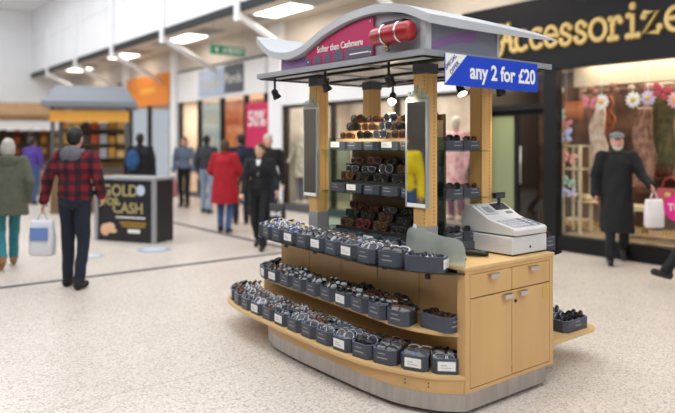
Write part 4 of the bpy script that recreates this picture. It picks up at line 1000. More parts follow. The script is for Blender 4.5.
# ---- sunglasses: upright, lenses facing -Y, standing on z=0
def rim_pts(cx, shape):
    a, b_, e = shape; pts = []
    for k in range(18):
        q = 2 * math.pi * k / 18; c_, s_ = math.cos(q), math.sin(q)
        x = cx + a * math.copysign(abs(c_) ** e, c_); z = b_ * math.copysign(abs(s_) ** e, s_) * (1.0 if s_ > 0 else 0.98)
        pts.append((x, 0.9 * x * x * 4.0 * 0.35, z))
    return pts
SHAPES = [(0.031, 0.027, 0.85), (0.032, 0.023, 0.65), (0.033, 0.029, 0.95), (0.031, 0.020, 0.75)]
GLM = []
for sh in SHAPES:
    a, b_, e = sh; r = 0.0036; zc = b_ + r
    fr = MB()
    for s_ in (-1, 1): fr.tube([(x, y, z + zc) for x, y, z in rim_pts(s_ * 0.0345, sh)], r, 6, True, flat=(1, 1.1))
    fr.tube([(-0.006, 0, zc + b_ * .45), (0, -0.003, zc + b_ * .55), (0.006, 0, zc + b_ * .45)], r * 1.1, 6)
    for s_ in (-1, 1): fr.box(s_ * 0.068 - 0.004, s_ * 0.068 + 0.004, 0.004, 0.013, zc + b_ * .3, zc + b_ * .3 + 0.009)
    lens = []
    for s_ in (-1, 1):
        p = [(x, y, z + zc) for x, y, z in rim_pts(s_ * 0.0345, (a - .001, b_ - .001, e))]
        m = MB(); n = len(p); cxp = s_ * 0.0345
        m.add(p + [(cxp, 1.26 * cxp * cxp - 0.0035, zc)], [(i, (i + 1) % n, n) for i in range(n)]); lens.append(m.mesh('lens', True))
    tem = []
    for s_ in (-1, 1):   # folded behind the frame
        y = 0.015 if s_ < 0 else 0.021
        z = zc + b_ * .3 + 0.004
        m = MB().tube([(s_ * 0.068, y - .004, z), (s_ * 0.060, y, z), (0.0, y + .001, z - 0.001), (-s_ * 0.035, y, z - 0.004), (-s_ * 0.055, y - 0.001, z - 0.018)], [0.004, 0.0045, 0.004, 0.0035, 0.004], 6, flat=(0.5, 1.0))
        tem.append(m.mesh('temple', True))
    GLM.append((fr.mesh('frame', True), lens, tem))
STY = {
 'black': (mat('frame_black', (18, 18, 20), 0.22, coat=0.4), mat('lens_black', (14, 15, 18), 0.06, coat=0.6)),
 'silver': (mat('frame_silver', (168, 171, 178), 0.16, 0.95), mat('lens_grey', (52, 56, 66), 0.06, coat=0.6)),
 'white': (mat('frame_white', (232, 232, 236), 0.3), mat('lens_smoke', (60, 60, 70), 0.06, coat=0.6)),
 'brown': (mat('frame_tortoise', (74, 40, 24), 0.25, rgb2=(130, 78, 44), scale=60), mat('lens_brown', (58, 36, 26), 0.06, coat=0.6)),
 'blue': (mat('frame_blue', (36, 52, 168), 0.25), mat('lens_blue', (24, 30, 70), 0.06, coat=0.6)),
 'yellow': (mat('frame_yellow', (226, 206, 70), 0.3), MATS['lens_smoke']),
 'red': (mat('frame_red', (176, 28, 44), 0.3), MATS['lens_black']),
 'steel': (mat('frame_steel_blue', (96, 108, 130), 0.18, 0.8), MATS['lens_black']),
 'pink': (mat('frame_pink', (208, 130, 150), 0.3), MATS['lens_brown']),
}
GLV = {}
def glasses_meshes(style, shape):
    k = (style, shape)
    if k not in GLV:
        fm, lm = STY[style]; f, L, T = GLM[shape]
        def c(me, m): q = me.copy(); q.materials.append(m); return q
        GLV[k] = (c(f, fm), [c(x, lm) for x in L], [c(x, fm) for x in T])
    return GLV[k]
def sunglasses(loc, rz, style, shape, label, group, tilt=0.0, scale=1.0):
    g = thing('sunglasses', label, 'sunglasses', loc, rz, group)
    g.rotation_euler = (-tilt, 0, rz); g.scale = (scale, scale, scale)
    f, L, T = glasses_meshes(style, shape)
    link('frame', f, None, g)
    for l_ in L: link('lens', l_, None, g)
    for t_ in T: link('temple', t_, None, g)
    return g
def along(outline_pts, step, start, end):
    """positions and outward normals along a poly-line, every step metres"""
    P = [Vector((x, y)) for x, y in outline_pts]; cum = [0]
    for a, b_ in zip(P[:-1], P[1:]): cum.append(cum[-1] + (b_ - a).length)
    out = []; s = start
    while s < min(end, cum[-1]):
        for i in range(len(P) - 1):
            if cum[i] <= s <= cum[i + 1]:
                t = (P[i + 1] - P[i]).normalized(); p = P[i] + t * (s - cum[i])
                ta = (P[min(i + 3, len(P) - 1)] - P[max(i - 2, 0)]).normalized()
                out.append((p, Vector((-ta.y, ta.x)))); break
        s += step(s) if callable(step) else step
    return out
rows = [
 ('bottom', cr(BOT), 0.236, lambda s: 0.215 if s < 0.45 else (0.19 if s < 2.35 else 0.21), 0.105, 3.05, 0.030, ['silver', 'brown', 'silver', 'steel', 'black', 'brown', 'steel', 'white'], (0, 1, 4, 8, 10, 13), 'bottom shelf'),
 ('middle', cr(MID), 0.480, lambda s: 0.36 if s < 0.2 else 0.21 if s < 0.6 else (0.19 if s < 2.1 else 0.2), 0.10, 2.62, 0.020, ['black', 'black', 'brown', 'black', 'black', 'brown', 'steel'], (4, 9, 10), 'middle shelf'),
 ('top', cr(TOP), 0.838, lambda s: 0.38 if s < 0.2 else 0.21 if s < 0.7 else (0.19 if s < 2.0 else 0.2), 0.12, 2.45, 0.012, ['silver', 'white', 'blue', 'silver', 'brown', 'black', 'white'], (3, 5, 7, 0), 'glass shelf'),
]
rnd = random.Random(11)
for rname, outl, z, step, st, en, inset, styles, cards, where in rows:
    for i, (p, nrm) in enumerate(along(outl, step, st, en)):
        if nrm.x > 0: nrm = nrm
        out = nrm if (nrm.x < 0 or abs(nrm.x) < 0.9) else -nrm
        out = Vector((out.x, out.y))
        # outward is to the left of the kiosk and round its ends
        cen = Vector((0.44, 1.2));
        if (p - cen).dot(out) < 0: out = -out
        ang = math.atan2(out.y, out.x) + math.pi / 2           # tray faces its local -Y
        q = p - out * inset
        if rname == 'top' and i == 0: ang = 0.445; q = Vector((-0.052, 0.10))
        if rname == 'middle' and i == 0: ang = 0.06; q = Vector((-0.012, 0.060))
        pos = ORD[i] + ' from the cash desk on the ' + where
        isc = i in cards
        tray((q.x, q.y, z), ang, ('grey sunglasses tray with white price card, ' if isc else 'grey sunglasses tray with printed front, ') + pos, isc, rname + ' row sunglasses trays', TE if (rname != 'bottom' and i == 0) else TBS if i < 2 else TB)
        rot = Matrix.Rotation(ang, 2)
        nrow = 5 if (rname != 'bottom' and i == 0) else 3 if i < 2 else 5
        for k in range(nrow):
            sty = rnd.choice(styles)
            if rname == 'top':
                sty = rnd.choice(['silver', 'silver', 'steel', 'black', 'white']) if i < 4 else rnd.choice(['brown', 'black', 'brown', 'black']) if i < 7 else rnd.choice(['white', 'silver', 'blue', 'yellow', 'blue', 'white', 'black'])
            if rname == 'bottom' and i in (0, 3): sty = rnd.choice(['black', 'black', 'silver'])
            jx = rnd.uniform(-.003, .003); yy = 0.028 + k * 0.042
            w_ = rot @ Vector((jx, yy))
            sunglasses((q.x + w_.x, q.y + w_.y, z + TRH - 0.024), ang + rnd.uniform(-.05, .05), sty, rnd.randrange(4),
                       '%s sunglasses, %s, in the %s tray from the cash desk, %s' % (sty, ('front pair', 'second pair', 'third pair', 'fourth pair', 'rear pair')[k], ORD[i], where), 'sunglasses on the ' + where, tilt=rnd.uniform(0.45, 0.75), scale=0.8 if (rname != 'bottom' and i == 0) else 1.13)
# right-hand wing trays and glass-shelf tray by the register
TW = tray_meshes(0.30, 0.30, 0.16, 0.085)
wing = [((1.14, 0.115, 0.236), 0.0, 'wide grey sunglasses tray at the near edge of the wing shelf'), ((1.13, 0.31, 0.236), 0.0, 'wide grey sunglasses tray second back on the wing shelf'), ((1.12, 0.51, 0.236), 0.0, 'wide grey sunglasses tray third back on the wing shelf')]
for i, (l_, a, lab) in enumerate(wing):
    l2 = (l_[0] + 0.23, l_[1], l_[2])
    tray(l2, a, lab, False, 'wing shelf trays', TW, 1.0)
    for k in range(2):
        for r in range(2):
            wst = rnd.choice(['black', 'black', 'silver'])
            sunglasses((l2[0] - 0.072 + k * 0.144, l2[1] + 0.04 + r * 0.055, 0.236 + 0.061), rnd.uniform(-.05, .05), wst, (0, 2, 0)[i],
                       wst + ' sunglasses, %s %s, in the %s wing shelf tray' % (('inner', 'outer')[k], ('front pair', 'rear pair')[r], ('near', 'second', 'third')[i]), 'sunglasses on the wing shelf', tilt=0.15)
for i, (x, y, a) in enumerate(((1.10, 0.165, 0.0), (1.10, 0.44, 0.0))):
    tray((x, y, 0.838), a, ('grey tray on the glass shelf just beyond the cash register', 'grey tray second beyond the cash register on the glass shelf')[i], False, 'trays beyond the cash register')
    rot = Matrix.Rotation(a, 2)
    for k in range(3):
        w_ = rot @ Vector((0, 0.045 + k * 0.055))
        sunglasses((x + w_.x, y + w_.y, 0.838 + TRH - 0.024), a, rnd.choice(['black', 'brown']), k, ('front', 'middle', 'rear')[k] + ' dark sunglasses in the %s tray beyond the cash register' % ORD[i], 'sunglasses beyond the cash register', tilt=0.1)
# display racks between the posts
TS = tray_meshes(0.158, 0.158, 0.085, 0.078)
lvn = ('lowest', 'middle', 'top')
for lv, z0 in enumerate((0.868, 1.23, 1.55)):
    for c_ in range(5):
        y = 0.66 + c_ * 0.196
        card = (lv, c_) in ((2, 4), (2, 1), (1, 3), (0, 2))
        tray((0.165, y, z0), -math.pi / 2, 'small grey display bin, %s from the cash desk, %s rack shelf' % (ORD[c_], lvn[lv]), card, 'display bins between the kiosk posts', TS, 0.78)
        for (l2, r, x, zt) in STEPS:
            if l2 != lv: continue
            sunglasses((x - 0.012, y + rnd.uniform(-.008, .008), zt), -math.pi / 2 + rnd.uniform(-.06, .06), rnd.choice(['brown', 'black', 'silver', 'black', 'silver', 'pink' if lv == 1 else 'brown', 'red' if lv == 0 else 'black']), rnd.randrange(4),
                       '%s-step sunglasses, %s column from the cash desk, %s rack shelf' % (('front', 'middle', 'back')[r], ORD[c_], lvn[lv]), 'sunglasses on the display racks', tilt=0.1, scale=1.12)
for lv, z0 in enumerate((0.94, 1.23, 1.55)):
    tray((0.36, 0.37, z0), 0.0, 'grey display bin on the %s end shelf behind the register' % lvn[lv], False, 'bins on the end shelves', TS, 0.85)
    tray((0.53, 0.37, z0), 0.0, 'grey display bin nearer the register back post, %s end shelf' % lvn[lv], False, 'bins on the end shelves', TS, 0.85)
    for k in range(2):
        sunglasses((0.36 + 0.17 * k, 0.405, z0 + 0.047), 0.0, rnd.choice(['black', 'brown']), k, '%s dark sunglasses in a bin on the %s end shelf' % (('inner', 'outer')[k], lvn[lv]), 'sunglasses on the end shelves', tilt=0.1)
tg = MB().add([(0.005, 0.44, 1.046), (0.005, 0.40, 1.046), (0.005, 0.41, 1.085), (0.005, 0.43, 1.085), (0.01, 0.44, 1.046), (0.01, 0.40, 1.046), (0.01, 0.41, 1.085), (0.01, 0.43, 1.085)], [(0, 1, 2, 3), (7, 6, 5, 4), (0, 4, 5, 1), (1, 5, 6, 2), (2, 6, 7, 3), (3, 7, 4, 0)])
tag(tg.build('price_tag', CARD), 'small white tag clipped on top of the frosted glass divider', 'tag')
# ---------------------------------------------------------------- accessory shop window display
def daisy(px, py, x, r, lab, col):
    p = on_x(px, py, x)
    t = thing('daisy_decoration', lab, 'flower', p, 0, 'paper daisies in the accessory shop window')
    pm = mat('petal_' + col, {'white': (240, 236, 236), 'lilac': (206, 196, 228), 'pink': (238, 180, 190)}[col], 0.6)
    pet = MB().ell((0, 0, r * 0.62), (0.012, r * 0.17, r * 0.40), 10, 6).mesh('petal', True); pet.materials.append(pm)
    for k in range(12):
        o = link('petal', pet, None, t); o.rotation_euler = (2 * math.pi * k / 12, 0, 0); o.location.x = 0.008 * (k % 2)
    MB().ell((-0.015, 0, 0), (0.025, r * 0.27, r * 0.27)).build('flower_centre', mat('daisy_yellow', (226, 178, 44), 0.6), t, True)
    MB().cyl((0, 0, r * 0.9), (0, 0, 2.85 - p.z), 0.003, seg=5).build('thread', CARD, t)
for a in ((601.5, 102, 5.85, 0.115, 'white paper daisy above the cream floral garland', 'white'), (633, 100, 5.85, 0.115, 'white paper daisy above the capped man', 'white'),
          (648, 98, 5.95, 0.11, 'lilac paper daisy beside the white daisy above the capped man', 'lilac'), (676, 100, 5.85, 0.12, 'pink and white paper daisy at the edge of the view', 'pink'), (560, 90, 5.85, 0.07, 'small white paper daisy by the door post', 'white')):
    daisy(*a)
def butterfly(px, py, x, s, lab, rgb, tilt):
    s *= 1.2
    p = on_x(px, py, x)
    t = thing('butterfly_decoration', lab, 'butterfly', p, 0, 'paper butterflies by the door post')
    t.rotation_euler = (tilt, 0, 0)
    m = mat('wing_%d_%d_%d' % rgb, rgb, 0.6)
    for sg_ in (-1, 1):
        for (yy, zz, a, b_, an) in ((0.55, 0.35, 0.55, 0.34, 0.5), (0.42, -0.35, 0.40, 0.28, -0.6)):
            rt = Matrix.Rotation(-an * sg_, 3, 'X')
            MB().ell((0.0, 0, 0), (0.006, a * s, b_ * s), 12, 6).build('wing', m, t, True, loc=(-0.02, sg_ * yy * s, zz * s), rot=(an * sg_, 0, 0))
    MB().cap((0, 0, -0.5 * s), (0, 0, 0.5 * s), 0.1 * s, 0.08 * s).build('body', mat('butterfly_body', (70, 56, 60), 0.6), t, True)
bl = [(590, 103, 5.84, .10, 'pink paper butterfly beside the white daisy', (222, 120, 140), .2), (565, 136, 5.80, .12, 'large lavender paper butterfly above the white display frame', (186, 184, 226), -.2),
      (566, 124, 5.80, .09, 'rose paper butterfly above the lavender one', (216, 132, 144), .3), (561, 116, 5.80, .085, 'pale green paper butterfly near the door post top', (176, 206, 186), -.4), (570, 158, 5.80, .10, 'salmon paper butterfly inside the white display frame', (224, 150, 142), .3),
      (559, 171, 5.80, .08, 'coral paper butterfly low by the door post', (212, 130, 130), -.3), (569, 182, 5.80, .08, 'mint paper butterfly below the salmon one', (160, 196, 180), .5), (560, 192, 5.80, .10, 'lowest lavender paper butterfly by the door post', (190, 190, 230), .2), (572, 193, 5.8, .07, 'small lilac paper butterfly beside the straw hat', (200, 190, 224), -.2),
      (662, 92, 5.9, .11, 'crimson paper butterfly high above the pink bags', (200, 60, 84), .4), (557, 99, 5.8, .07, 'teal paper butterfly topmost at the door post', (120, 170, 170), .1)]
for a in bl: butterfly(*a)
# white display frame with shelves
dfp = [on_x(563, 235, 5.95), on_x(580, 235, 5.95)]
ya, yb = dfp[1].y, dfp[0].y
df = thing('display_stand', 'white open timber display frame beside the shop door post', 'display stand', (5.95, (ya + yb) / 2, 0.24))
hwf = (yb - ya) / 2
for x in (0.0, 0.30):
    for y in (-hwf, hwf): MB().box(x - .02, x + .02, y - .022, y + .022, 0, 1.32).build('upright', mat('pale_timber', (214, 198, 172), 0.55), df)
for z in (0.18, 0.55, 0.95, 1.30): MB().box(-0.02, 0.32, -hwf, hwf, z, z + 0.03).build('shelf', MATS['pale_timber'], df)
bn = thing('display_bench', 'long pale timber bench along the accessory shop window', 'bench', (6.25, 0.45, 0.24))
MB().box(-0.2, 0.25, -2.0, 2.0, 0.40, 0.46).build('bench_top', mat('pale_bench', (224, 206, 172), 0.5), bn)
for y in (-1.9, -0.6, 0.6, 1.9): MB().box(-0.15, 0.2, y - .03, y + .03, 0, 0.40).build('leg', WHITE, bn)
BZ = 0.24 + 0.46
def hat(y, x, lab, rgb):
    t = thing('sun_hat', lab, 'hat', (x, y, BZ), 0, 'hats on the window bench')
    m = mat('straw_%d' % rgb[0], rgb, 0.7, var=0.1, scale=40)
    MB().tube([(0, 0, z) for z in (0.0, 0.012, 0.02)], [0.19, 0.2, 0.12], 24).build('brim', m, t, True)
    MB().tube([(0, 0, z) for z in (0.018, 0.07, 0.11, 0.125)], [0.105, 0.1, 0.075, 0.01], 20).build('crown', m, t, True)
    MB().tube([(0, 0, z) for z in (0.022, 0.045)], [0.108, 0.106], 20).build('band', mat('hat_band', (150, 110, 80), 0.6), t, True)
hat(on_x(585, 195, 6.2).y, 6.2, 'cream straw hat with tan band on the window bench', (226, 206, 160))
hat(0.0, 6.25, 'brown straw hat hidden beside the red handbag', (150, 110, 70))
def handbag(y, x, z, s, rgb, lab, hang=False):
    t = thing('handbag', lab, 'bag', (x, y, z), 0, 'handbags in the accessory shop window')
    m = mat('bag_%d_%d_%d' % rgb, rgb, 0.45, var=0.08, scale=10)
    MB().loft([[(-0.06 * s, -0.17 * s, 0), (0.06 * s, -0.17 * s, 0), (0.06 * s, 0.17 * s, 0), (-0.06 * s, 0.17 * s, 0)], [(-0.075 * s, -0.19 * s, 0.10 * s), (0.075 * s, -0.19 * s, 0.10 * s), (0.075 * s, 0.19 * s, 0.10 * s), (-0.075 * s, 0.19 * s, 0.10 * s)],
               [(-0.03 * s, -0.15 * s, 0.24 * s), (0.03 * s, -0.15 * s, 0.24 * s), (0.03 * s, 0.15 * s, 0.24 * s), (-0.03 * s, 0.15 * s, 0.24 * s)]]).build('bag_body', m, t, bevel=0.015)
    MB().tube([(0, 0.10 * s * math.cos(a), 0.23 * s + 0.16 * s * math.sin(a)) for a in [math.pi * k / 10 for k in range(11)]], 0.010 * s, 6).build('strap', m, t, True)
    MB().box(-0.08 * s, -0.05 * s, -0.03 * s, 0.03 * s, 0.14 * s, 0.19 * s).build('clasp', GOLD, t)
rr_ = random.Random(5)
for i, (y, rgb, w_) in enumerate(((1.75, (170, 60, 70), 'crimson'), (1.25, (110, 70, 50), 'chestnut'), (0.85, (200, 120, 130), 'dusty pink'), (0.45, (226, 196, 190), 'shell pink'), (-0.45, (150, 40, 60), 'dark red'), (-0.9, (190, 150, 110), 'tan'))):
    handbag(y, 6.35, BZ, 1.1, rgb, w_ + ' handbag standing on the window bench')
def scarf(y, x, ztop, length, w, rgb, rgb2, lab):
    t = thing('hanging_scarf', lab, 'scarf', (x, y, ztop), 0, 'scarves hanging in the accessory shop window')
    m = mat('scarf_%d_%d_%d' % rgb, rgb, 0.8, rgb2=rgb2, scale=9)
    rg_ = []
    ph = rr_.uniform(0, 6)
    for k in range(13):
        z = -length * k / 12; ww = w * (0.55 + 0.45 * min(1, k / 4)) * (1 + 0.08 * math.sin(k * 1.3 + ph))
        cy = 0.03 * math.sin(k * 0.8 + ph)
        front = [(0.035 * math.sin(j * 1.9 + ph) - 0.02, cy + ww * (j / 10 - 0.5), z) for j in range(11)]
        back = [(0.035 * math.sin(j * 1.9 + ph) + 0.012, cy + ww * (j / 10 - 0.5), z) for j in reversed(range(11))]
        rg_.append(front + back)
    MB().loft(rg_).build('scarf_cloth', m, t, True)
    fr = MB()
    for j in range(10): fr.cyl((0, w * (j / 9.0 - 0.5), -length), (0, w * (j / 9.0 - 0.5) + 0.01, -length - 0.08), 0.006, seg=5)
    f_ = fr.build('fringe', m, t); f_['kind'] = 'stuff'
    MB().cyl((0, -w * 0.35, 0.008), (0, w * 0.35, 0.008), 0.012, seg=8).build('hanger_bar', STEEL, t)
    MB().cyl((0, 0, 0.01), (0, 0, 2.85 - ztop), 0.004, seg=5).build('hanger_wire', STEEL, t)
for a in ((2.82, 6.5, 2.35, 0.55, 0.34, (176, 104, 66), (126, 66, 50), 'orange fringed scarf hanging near the door post'), (2.72, 6.2, 2.15, 1.0, 0.24, (196, 160, 140), (232, 216, 200), 'cream and pink floral garland scarf near the white frame'),
          (2.18, 6.5, 2.1, 1.15, 0.30, (116, 80, 64), (180, 136, 118), 'brown and rose scarf beside the cream floral one'), (1.95, 6.6, 2.45, 1.2, 0.4, (66, 74, 44), (110, 96, 60), 'olive green scarf behind the capped man'),
          (1.45, 6.2, 2.2, 1.05, 0.28, (150, 112, 90), (196, 166, 142), 'tan striped scarf above the crimson handbag'), (1.0, 6.3, 2.25, 1.2, 0.24, (206, 190, 168), (160, 110, 90), 'long ivory scarf hanging behind the raised sleeve'),
          (0.55, 6.4, 2.45, 1.0, 0.5, (176, 150, 84), (130, 100, 60), 'mustard yellow scarf below the crimson butterfly'), (0.1, 6.2, 2.1, 1.0, 0.4, (176, 116, 116), (130, 66, 70), 'rose pink scarf beside the mustard scarf'),
          (-0.5, 6.3, 2.2, 1.2, 0.4, (150, 60, 60), (90, 40, 44), 'dark red scarf beyond the rose pink scarf'), (2.3, 7.1, 2.5, 1.4, 0.5, (96, 52, 56), (150, 90, 80), 'maroon scarf on the back wall by the frame'), (0.85, 7.1, 2.5, 1.5, 0.7, (120, 62, 50), (76, 40, 36), 'russet scarf on the back wall above the dusty pink handbag'), (1.6, 7.1, 2.5, 1.4, 0.6, (74, 40, 40), (120, 80, 62), 'dark plum scarf on the back wall above the chestnut handbag')):
    scarf(*a)
for k, z in enumerate((1.05, 1.55, 2.02)):
    w_ = thing('wall_shelf', ('lowest', 'middle', 'topmost')[k] + ' brown shelf of bags on the back wall of the accessory shop', 'shelf', (7.22, 0.4, z), 0, 'shelves on the accessory shop back wall')
    MB().box(-0.18, 0.18, -2.3, 2.3, 0, 0.03).build('board', SHOPB, w_)
    pal = [((196, 132, 120), 'rose'), ((150, 96, 60), 'caramel'), ((214, 180, 150), 'beige'), ((120, 40, 52), 'burgundy'), ((176, 70, 84), 'raspberry'), ((206, 160, 90), 'ochre'), ((90, 64, 56), 'dark brown')]
    for q in range(9):
        rgb, nm = pal[(q * 3 + k * 2) % 7]
        handbag(2.3 - q * 0.5, 7.2, z + 0.03, 0.95, rgb, nm + ' handbag, ' + ORD[q] + ' from the door on the ' + ('lowest', 'middle', 'topmost')[k] + ' shop shelf')
gl = thing('header_garland', 'brown and pink garland of cloth flowers across the window top', 'garland', (6.0, 1.0, 2.35))
for k in range(46):
    y = -2.0 + k * 0.085; c_ = rr_.choice([(112, 74, 58), (140, 98, 84), (150, 104, 96), (90, 62, 50), (180, 150, 132)])
    mm = mat('rosette_%d' % c_[0], c_, 0.8)
    MB().ell((rr_.uniform(-.04, .04), y, rr_.uniform(-.06, .07)), (0.05, 0.06, 0.055), 10, 6).build('cloth_flower', mm, gl, True)
MB().tube([(0, -2.05, 0), (0, 1.9, 0)], 0.012, 6).build('garland_rope', SHOPB, gl)
for y in (-2.0, 0, 1.85): MB().cyl((0, y, 0), (0, y, 0.5), 0.004, seg=5).build('garland_wire', STEEL, gl)
ps = thing('round_sticker', 'bright pink round sticker with white lettering on the window', 'sticker', on_x(677, 208, 5.66))
MB().cyl((0, 0, 0), (-0.006, 0, 0), 0.17, 0.17, 32).build('disc', mat('hot_pink', (236, 40, 150), 0.5), ps)
text('lettering', 'TO', 0.13, CARD, ps, FACE_X, (-0.009, 0.02, 0.0), bold=0.003)
js = thing('jewellery_board', 'orange board of hanging necklaces high beside the door post', 'display board', on_x(574, 112, 6.15))
MB().box(0, 0.02, -0.16, 0.16, 0.12, 0.16).build('rail', mat('orange_rail', (214, 116, 62), 0.5), js)
for k in range(8):
    y = -0.14 + k * 0.04
    MB().tube([(0, y - .016, 0.12), (0, y - 0.01, -0.05), (0, y, -0.12), (0, y + 0.01, -0.05), (0, y + .016, 0.12)], 0.005, 5).build('necklace', mat('bead_orange', (206, 120, 70), 0.4), js, True)
for y in (-0.14, 0.14): MB().cyl((0.01, y, 0.16), (0.01, y, 2.85 - js.location.z), 0.004, seg=5).build('wire', STEEL, js)

# ---------------------------------------------------------------- garments on rails in the fashion shop
def garment(x, y, z, rgb, lab):
    t = thing('hanging_garment', lab, 'garment', (x, y, z), 0, 'garments on the fashion shop rails')
    m = mat('garment_%d_%d_%d' % rgb, rgb, 0.85, var=0.12, scale=9)
    rg_ = []
    for f, w, d in ((0, .10, .02), (.03, .21, .045), (.25, .19, .05), (.5, .17, .05), (1.0, .23, .06)):
        rg_.append([(w * math.cos(a), (d + .008 * math.sin(5 * a + f * 8)) * math.sin(a), -f * 0.95) for a in [2 * math.pi * k / 18 for k in range(18)]])
    MB().loft(list(reversed(rg_))).build('garment_body', m, t, True)
    for s in (-1, 1): MB().tube([(s * .18, 0, -.04), (s * .25, 0, -.25), (s * .27, 0, -.52)], [.055, .05, .042], 10, flat=(1, .7)).build('sleeve', m, t, True)
    MB().tube([(-.16, 0, -.01), (0, 0, .05), (0, 0, .10), (.02, 0, .125), (0, 0, .14)], .006, 6).build('hanger', STEEL, t)
gp = [((188, 90, 100), 'rose'), ((92, 84, 150), 'violet'), ((60, 62, 70), 'charcoal'), ((206, 190, 170), 'oatmeal'), ((120, 60, 70), 'wine'), ((150, 160, 176), 'pale blue'), ((170, 130, 96), 'camel')]
for k, y0 in enumerate((5.3, 7.6)):
    r_ = thing('clothes_rail', ('steel clothes rail nearer the accessory shop', 'steel clothes rail nearer the magenta poster')[k], 'clothes rail', (7.2, y0 + 0.8, 0.16), 0, 'clothes rails in the fashion shop')
    MB().tube([(0, -1.0, 1.62), (0, 1.0, 1.62)], .016, 8).build('top_bar', STEEL, r_, True)
    for s in (-1, 1):
        MB().tube([(0, s, 0.02), (0, s, 1.62)], .016, 8).build('upright', STEEL, r_, True)
        MB().box(-.25, .25, s - .02, s + .02, 0, .03).build('foot', STEEL, r_)
    for q in range(9):
        rgb, nm = gp[(q * 2 + k * 3) % 7]
        garment(7.2, y0 + q * 0.2, 1.64, rgb, nm + ' garment, ' + ORD[q] + ' along the rail nearer the ' + ('accessory shop', 'magenta poster')[k])
# ---------------------------------------------------------------- stalls and floor items on the left
def stall(loc, rz, w, d, zr, lab, roofm, signm, bodyrgb):
    t = thing('market_stall', lab, 'stall', loc, rz)
    bm = mat('stall_%d' % bodyrgb[0], bodyrgb, 0.6, var=0.12, scale=3)
    MB().box(-w / 2, w / 2, -d / 2, d / 2, 0, 0.95).build('counter', bm, t, bevel=0.02)
    MB().box(-w / 2 - .04, w / 2 + .04, -d / 2 - .04, d / 2 + .04, 0.95, 0.99).build('counter_top', DGREY, t)
    for x in (-w / 2 + .05, w / 2 - .05):
        for y in (-d / 2 + .05, d / 2 - .05): MB().box(x - .04, x + .04, y - .04, y + .04, 0.99, zr).build('post', DGREY, t)
    MB().box(-w / 2 + .1, w / 2 - .1, d / 2 - .12, d / 2 - .08, 0.99, zr - 0.35).build('back_panel', mat('stall_back', (150, 108, 56), 0.6, rgb2=(92, 70, 48), scale=2.5), t)
    for k in range(3): MB().box(-w / 2 + .1, w / 2 - .1, d / 2 - .36, d / 2 - .12, 1.22 + k * 0.34, 1.245 + k * 0.34).build('shelf', DGREY, t)
    MB().box(-w / 2, w / 2, -d / 2 - .03, -d / 2 + .03, zr - 0.34, zr - 0.08).build('sign_band', signm, t)
    MB().loft([[(-w / 2 - .15, -d / 2 - .2, zr), (w / 2 + .15, -d / 2 - .2, zr), (w / 2 + .15, d / 2 + .2, zr), (-w / 2 - .15, d / 2 + .2, zr)], [(-w / 2 - .15, -d / 2 - .2, zr + .12), (w / 2 + .15, -d / 2 - .2, zr + .12), (w / 2 + .15, d / 2 + .2, zr + .12), (-w / 2 - .15, d / 2 + .2, zr + .12)],
               [(-w / 2 + .1, -d / 2 + .2, zr + .5), (w / 2 - .1, -d / 2 + .2, zr + .5), (w / 2 - .1, d / 2 - .2, zr + .5), (-w / 2 + .1, d / 2 - .2, zr + .5)]]).build('roof', roofm, t)
    pal = [(206, 150, 60), (226, 190, 120), (70, 60, 60), (200, 84, 40), (190, 190, 196)]
    for k in range(3):
        for q in range(7):
            hh = rr_.uniform(0.12, 0.26); x = -w / 2 + 0.25 + q * (w - 0.5) / 6
            MB().box(x - .08, x + .08, d / 2 - .33, d / 2 - .17, 1.246 + k * 0.34, 1.246 + k * 0.34 + hh).build('stock_box', mat('stock_%d' % (q % 5), pal[q % 5], 0.6), t)
    return t
CAMR = -TH
p1 = Vector((2.05, 13.2, 0)); 
stall((p1.x, p1.y, 0), CAMR + 0.25, 1.7, 1.2, 2.42, 'market stall with pale grey roof and amber sign behind the plaid jacket', mat('stall_roof_grey', (118, 122, 130), 0.5), mat('amber_sign', (222, 160, 60), 0.5), (120, 92, 66))
d_ = ray(14, 143); q1 = Vector((CX + d_.x * 20.5, CY + d_.y * 20.5, 0))
stall((q1.x, q1.y, 0), CAMR + 0.3, 2.9, 1.6, 2.35, 'brown market stall with white canopy at the edge of the view', mat('brown_roof', (140, 104, 60), 0.6, var=0.1), mat('white_band', (226, 226, 226), 0.6), (132, 110, 90))
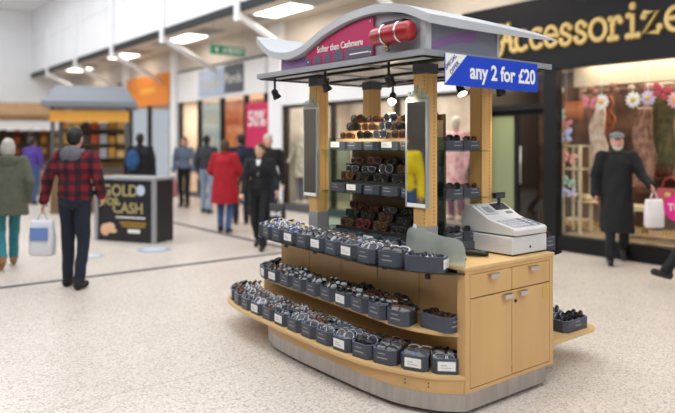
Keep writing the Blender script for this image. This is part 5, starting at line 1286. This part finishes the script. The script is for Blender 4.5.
# gold-for-cash advertising stand
g0 = on_z(97, 240); g1 = on_z(154, 244)
gc = (g0 + g1) / 2; ga = math.atan2(g1.y - g0.y, g1.x - g0.x)
ad = thing('advertising_stand', 'black advertising counter with gold lettering beside the plaid jacket man', 'advertising stand', (gc.x, gc.y, 0), ga)
aw = (g1 - g0).length / 2
MB().box(-aw, aw, 0.0, 0.5, 0.0, 1.0).build('body', mat('stand_black', (30, 31, 36), 0.4), ad)
MB().box(-aw - .03, aw + .03, -0.03, 0.53, 1.0, 1.05).build('top', GREYM, ad, bevel=0.01)
for x in (-aw, aw): MB().box(x - .03, x + .03, -0.025, 0.03, 0.0, 1.0).build('edge_post', GREYM, ad)
GT = mat('gold_print', (176, 162, 112), 0.5)
for body, s_, x, z, m_ in (('GOLD', 0.26, -0.10, 0.82, GT), ('FOR', 0.17, -0.28, 0.64, GT), ('CASH', 0.24, 0.06, 0.54, GT)):
    text('lettering', body, s_, m_, ad, FACE_Y, (x, -0.006, z), bold=0.004, extrude=0.002)
MB().cyl((0.31, 0.0, 0.84), (0.31, -0.008, 0.84), 0.085, 0.085, 20).build('round_badge', mat('badge_blue', (190, 206, 226), 0.5), ad)
for x0, x1, z, m_ in ((-0.18, 0.40, 0.385, CARD), (-0.10, 0.42, 0.30, mat('ochre_print', (196, 150, 44), 0.5)), (-0.06, 0.40, 0.25, MATS['ochre_print']), (0.06, 0.30, 0.15, CARD)):
    MB().box(x0, x1, -0.006, 0.0, z, z + (0.022 if z > 0.16 else 0.06)).build('small_print', m_, ad)
hp = MB()
for c_, r_ in (((-0.40, 0.18), (0.10, 0.10)), ((-0.30, 0.24), (0.10, 0.06)), ((-0.25, 0.17), (0.09, 0.04))): hp.ell((c_[0], 0.0, c_[1]), (r_[0], 0.008, r_[1]), 16, 8)
hp.build('hand_picture', mat('peach_print', (226, 182, 150), 0.6), ad, True)
for i, (px, py, r, lab) in enumerate(((154, 249.5, 0.25, 'pale blue round sticker on the floor beside the black stand'), (92, 256, 0.17, 'pale grey-blue round sticker on the floor behind the plaid man'))):
    c_ = on_z(px, py)
    fs_ = thing('floor_sticker', lab, 'sticker', (c_.x, c_.y, 0.0), 0, 'round floor stickers')
    MB().cyl((0, 0, 0.0005), (0, 0, 0.004), r, r, 32).build('disc', mat('sticker_blue', (150, 166, 186), 0.5), fs_)
    MB().cyl((0, 0, 0.004), (0, 0, 0.005), r * 0.7, r * 0.7, 32).build('inner_disc', mat('sticker_pale', (196, 204, 214), 0.5), fs_)
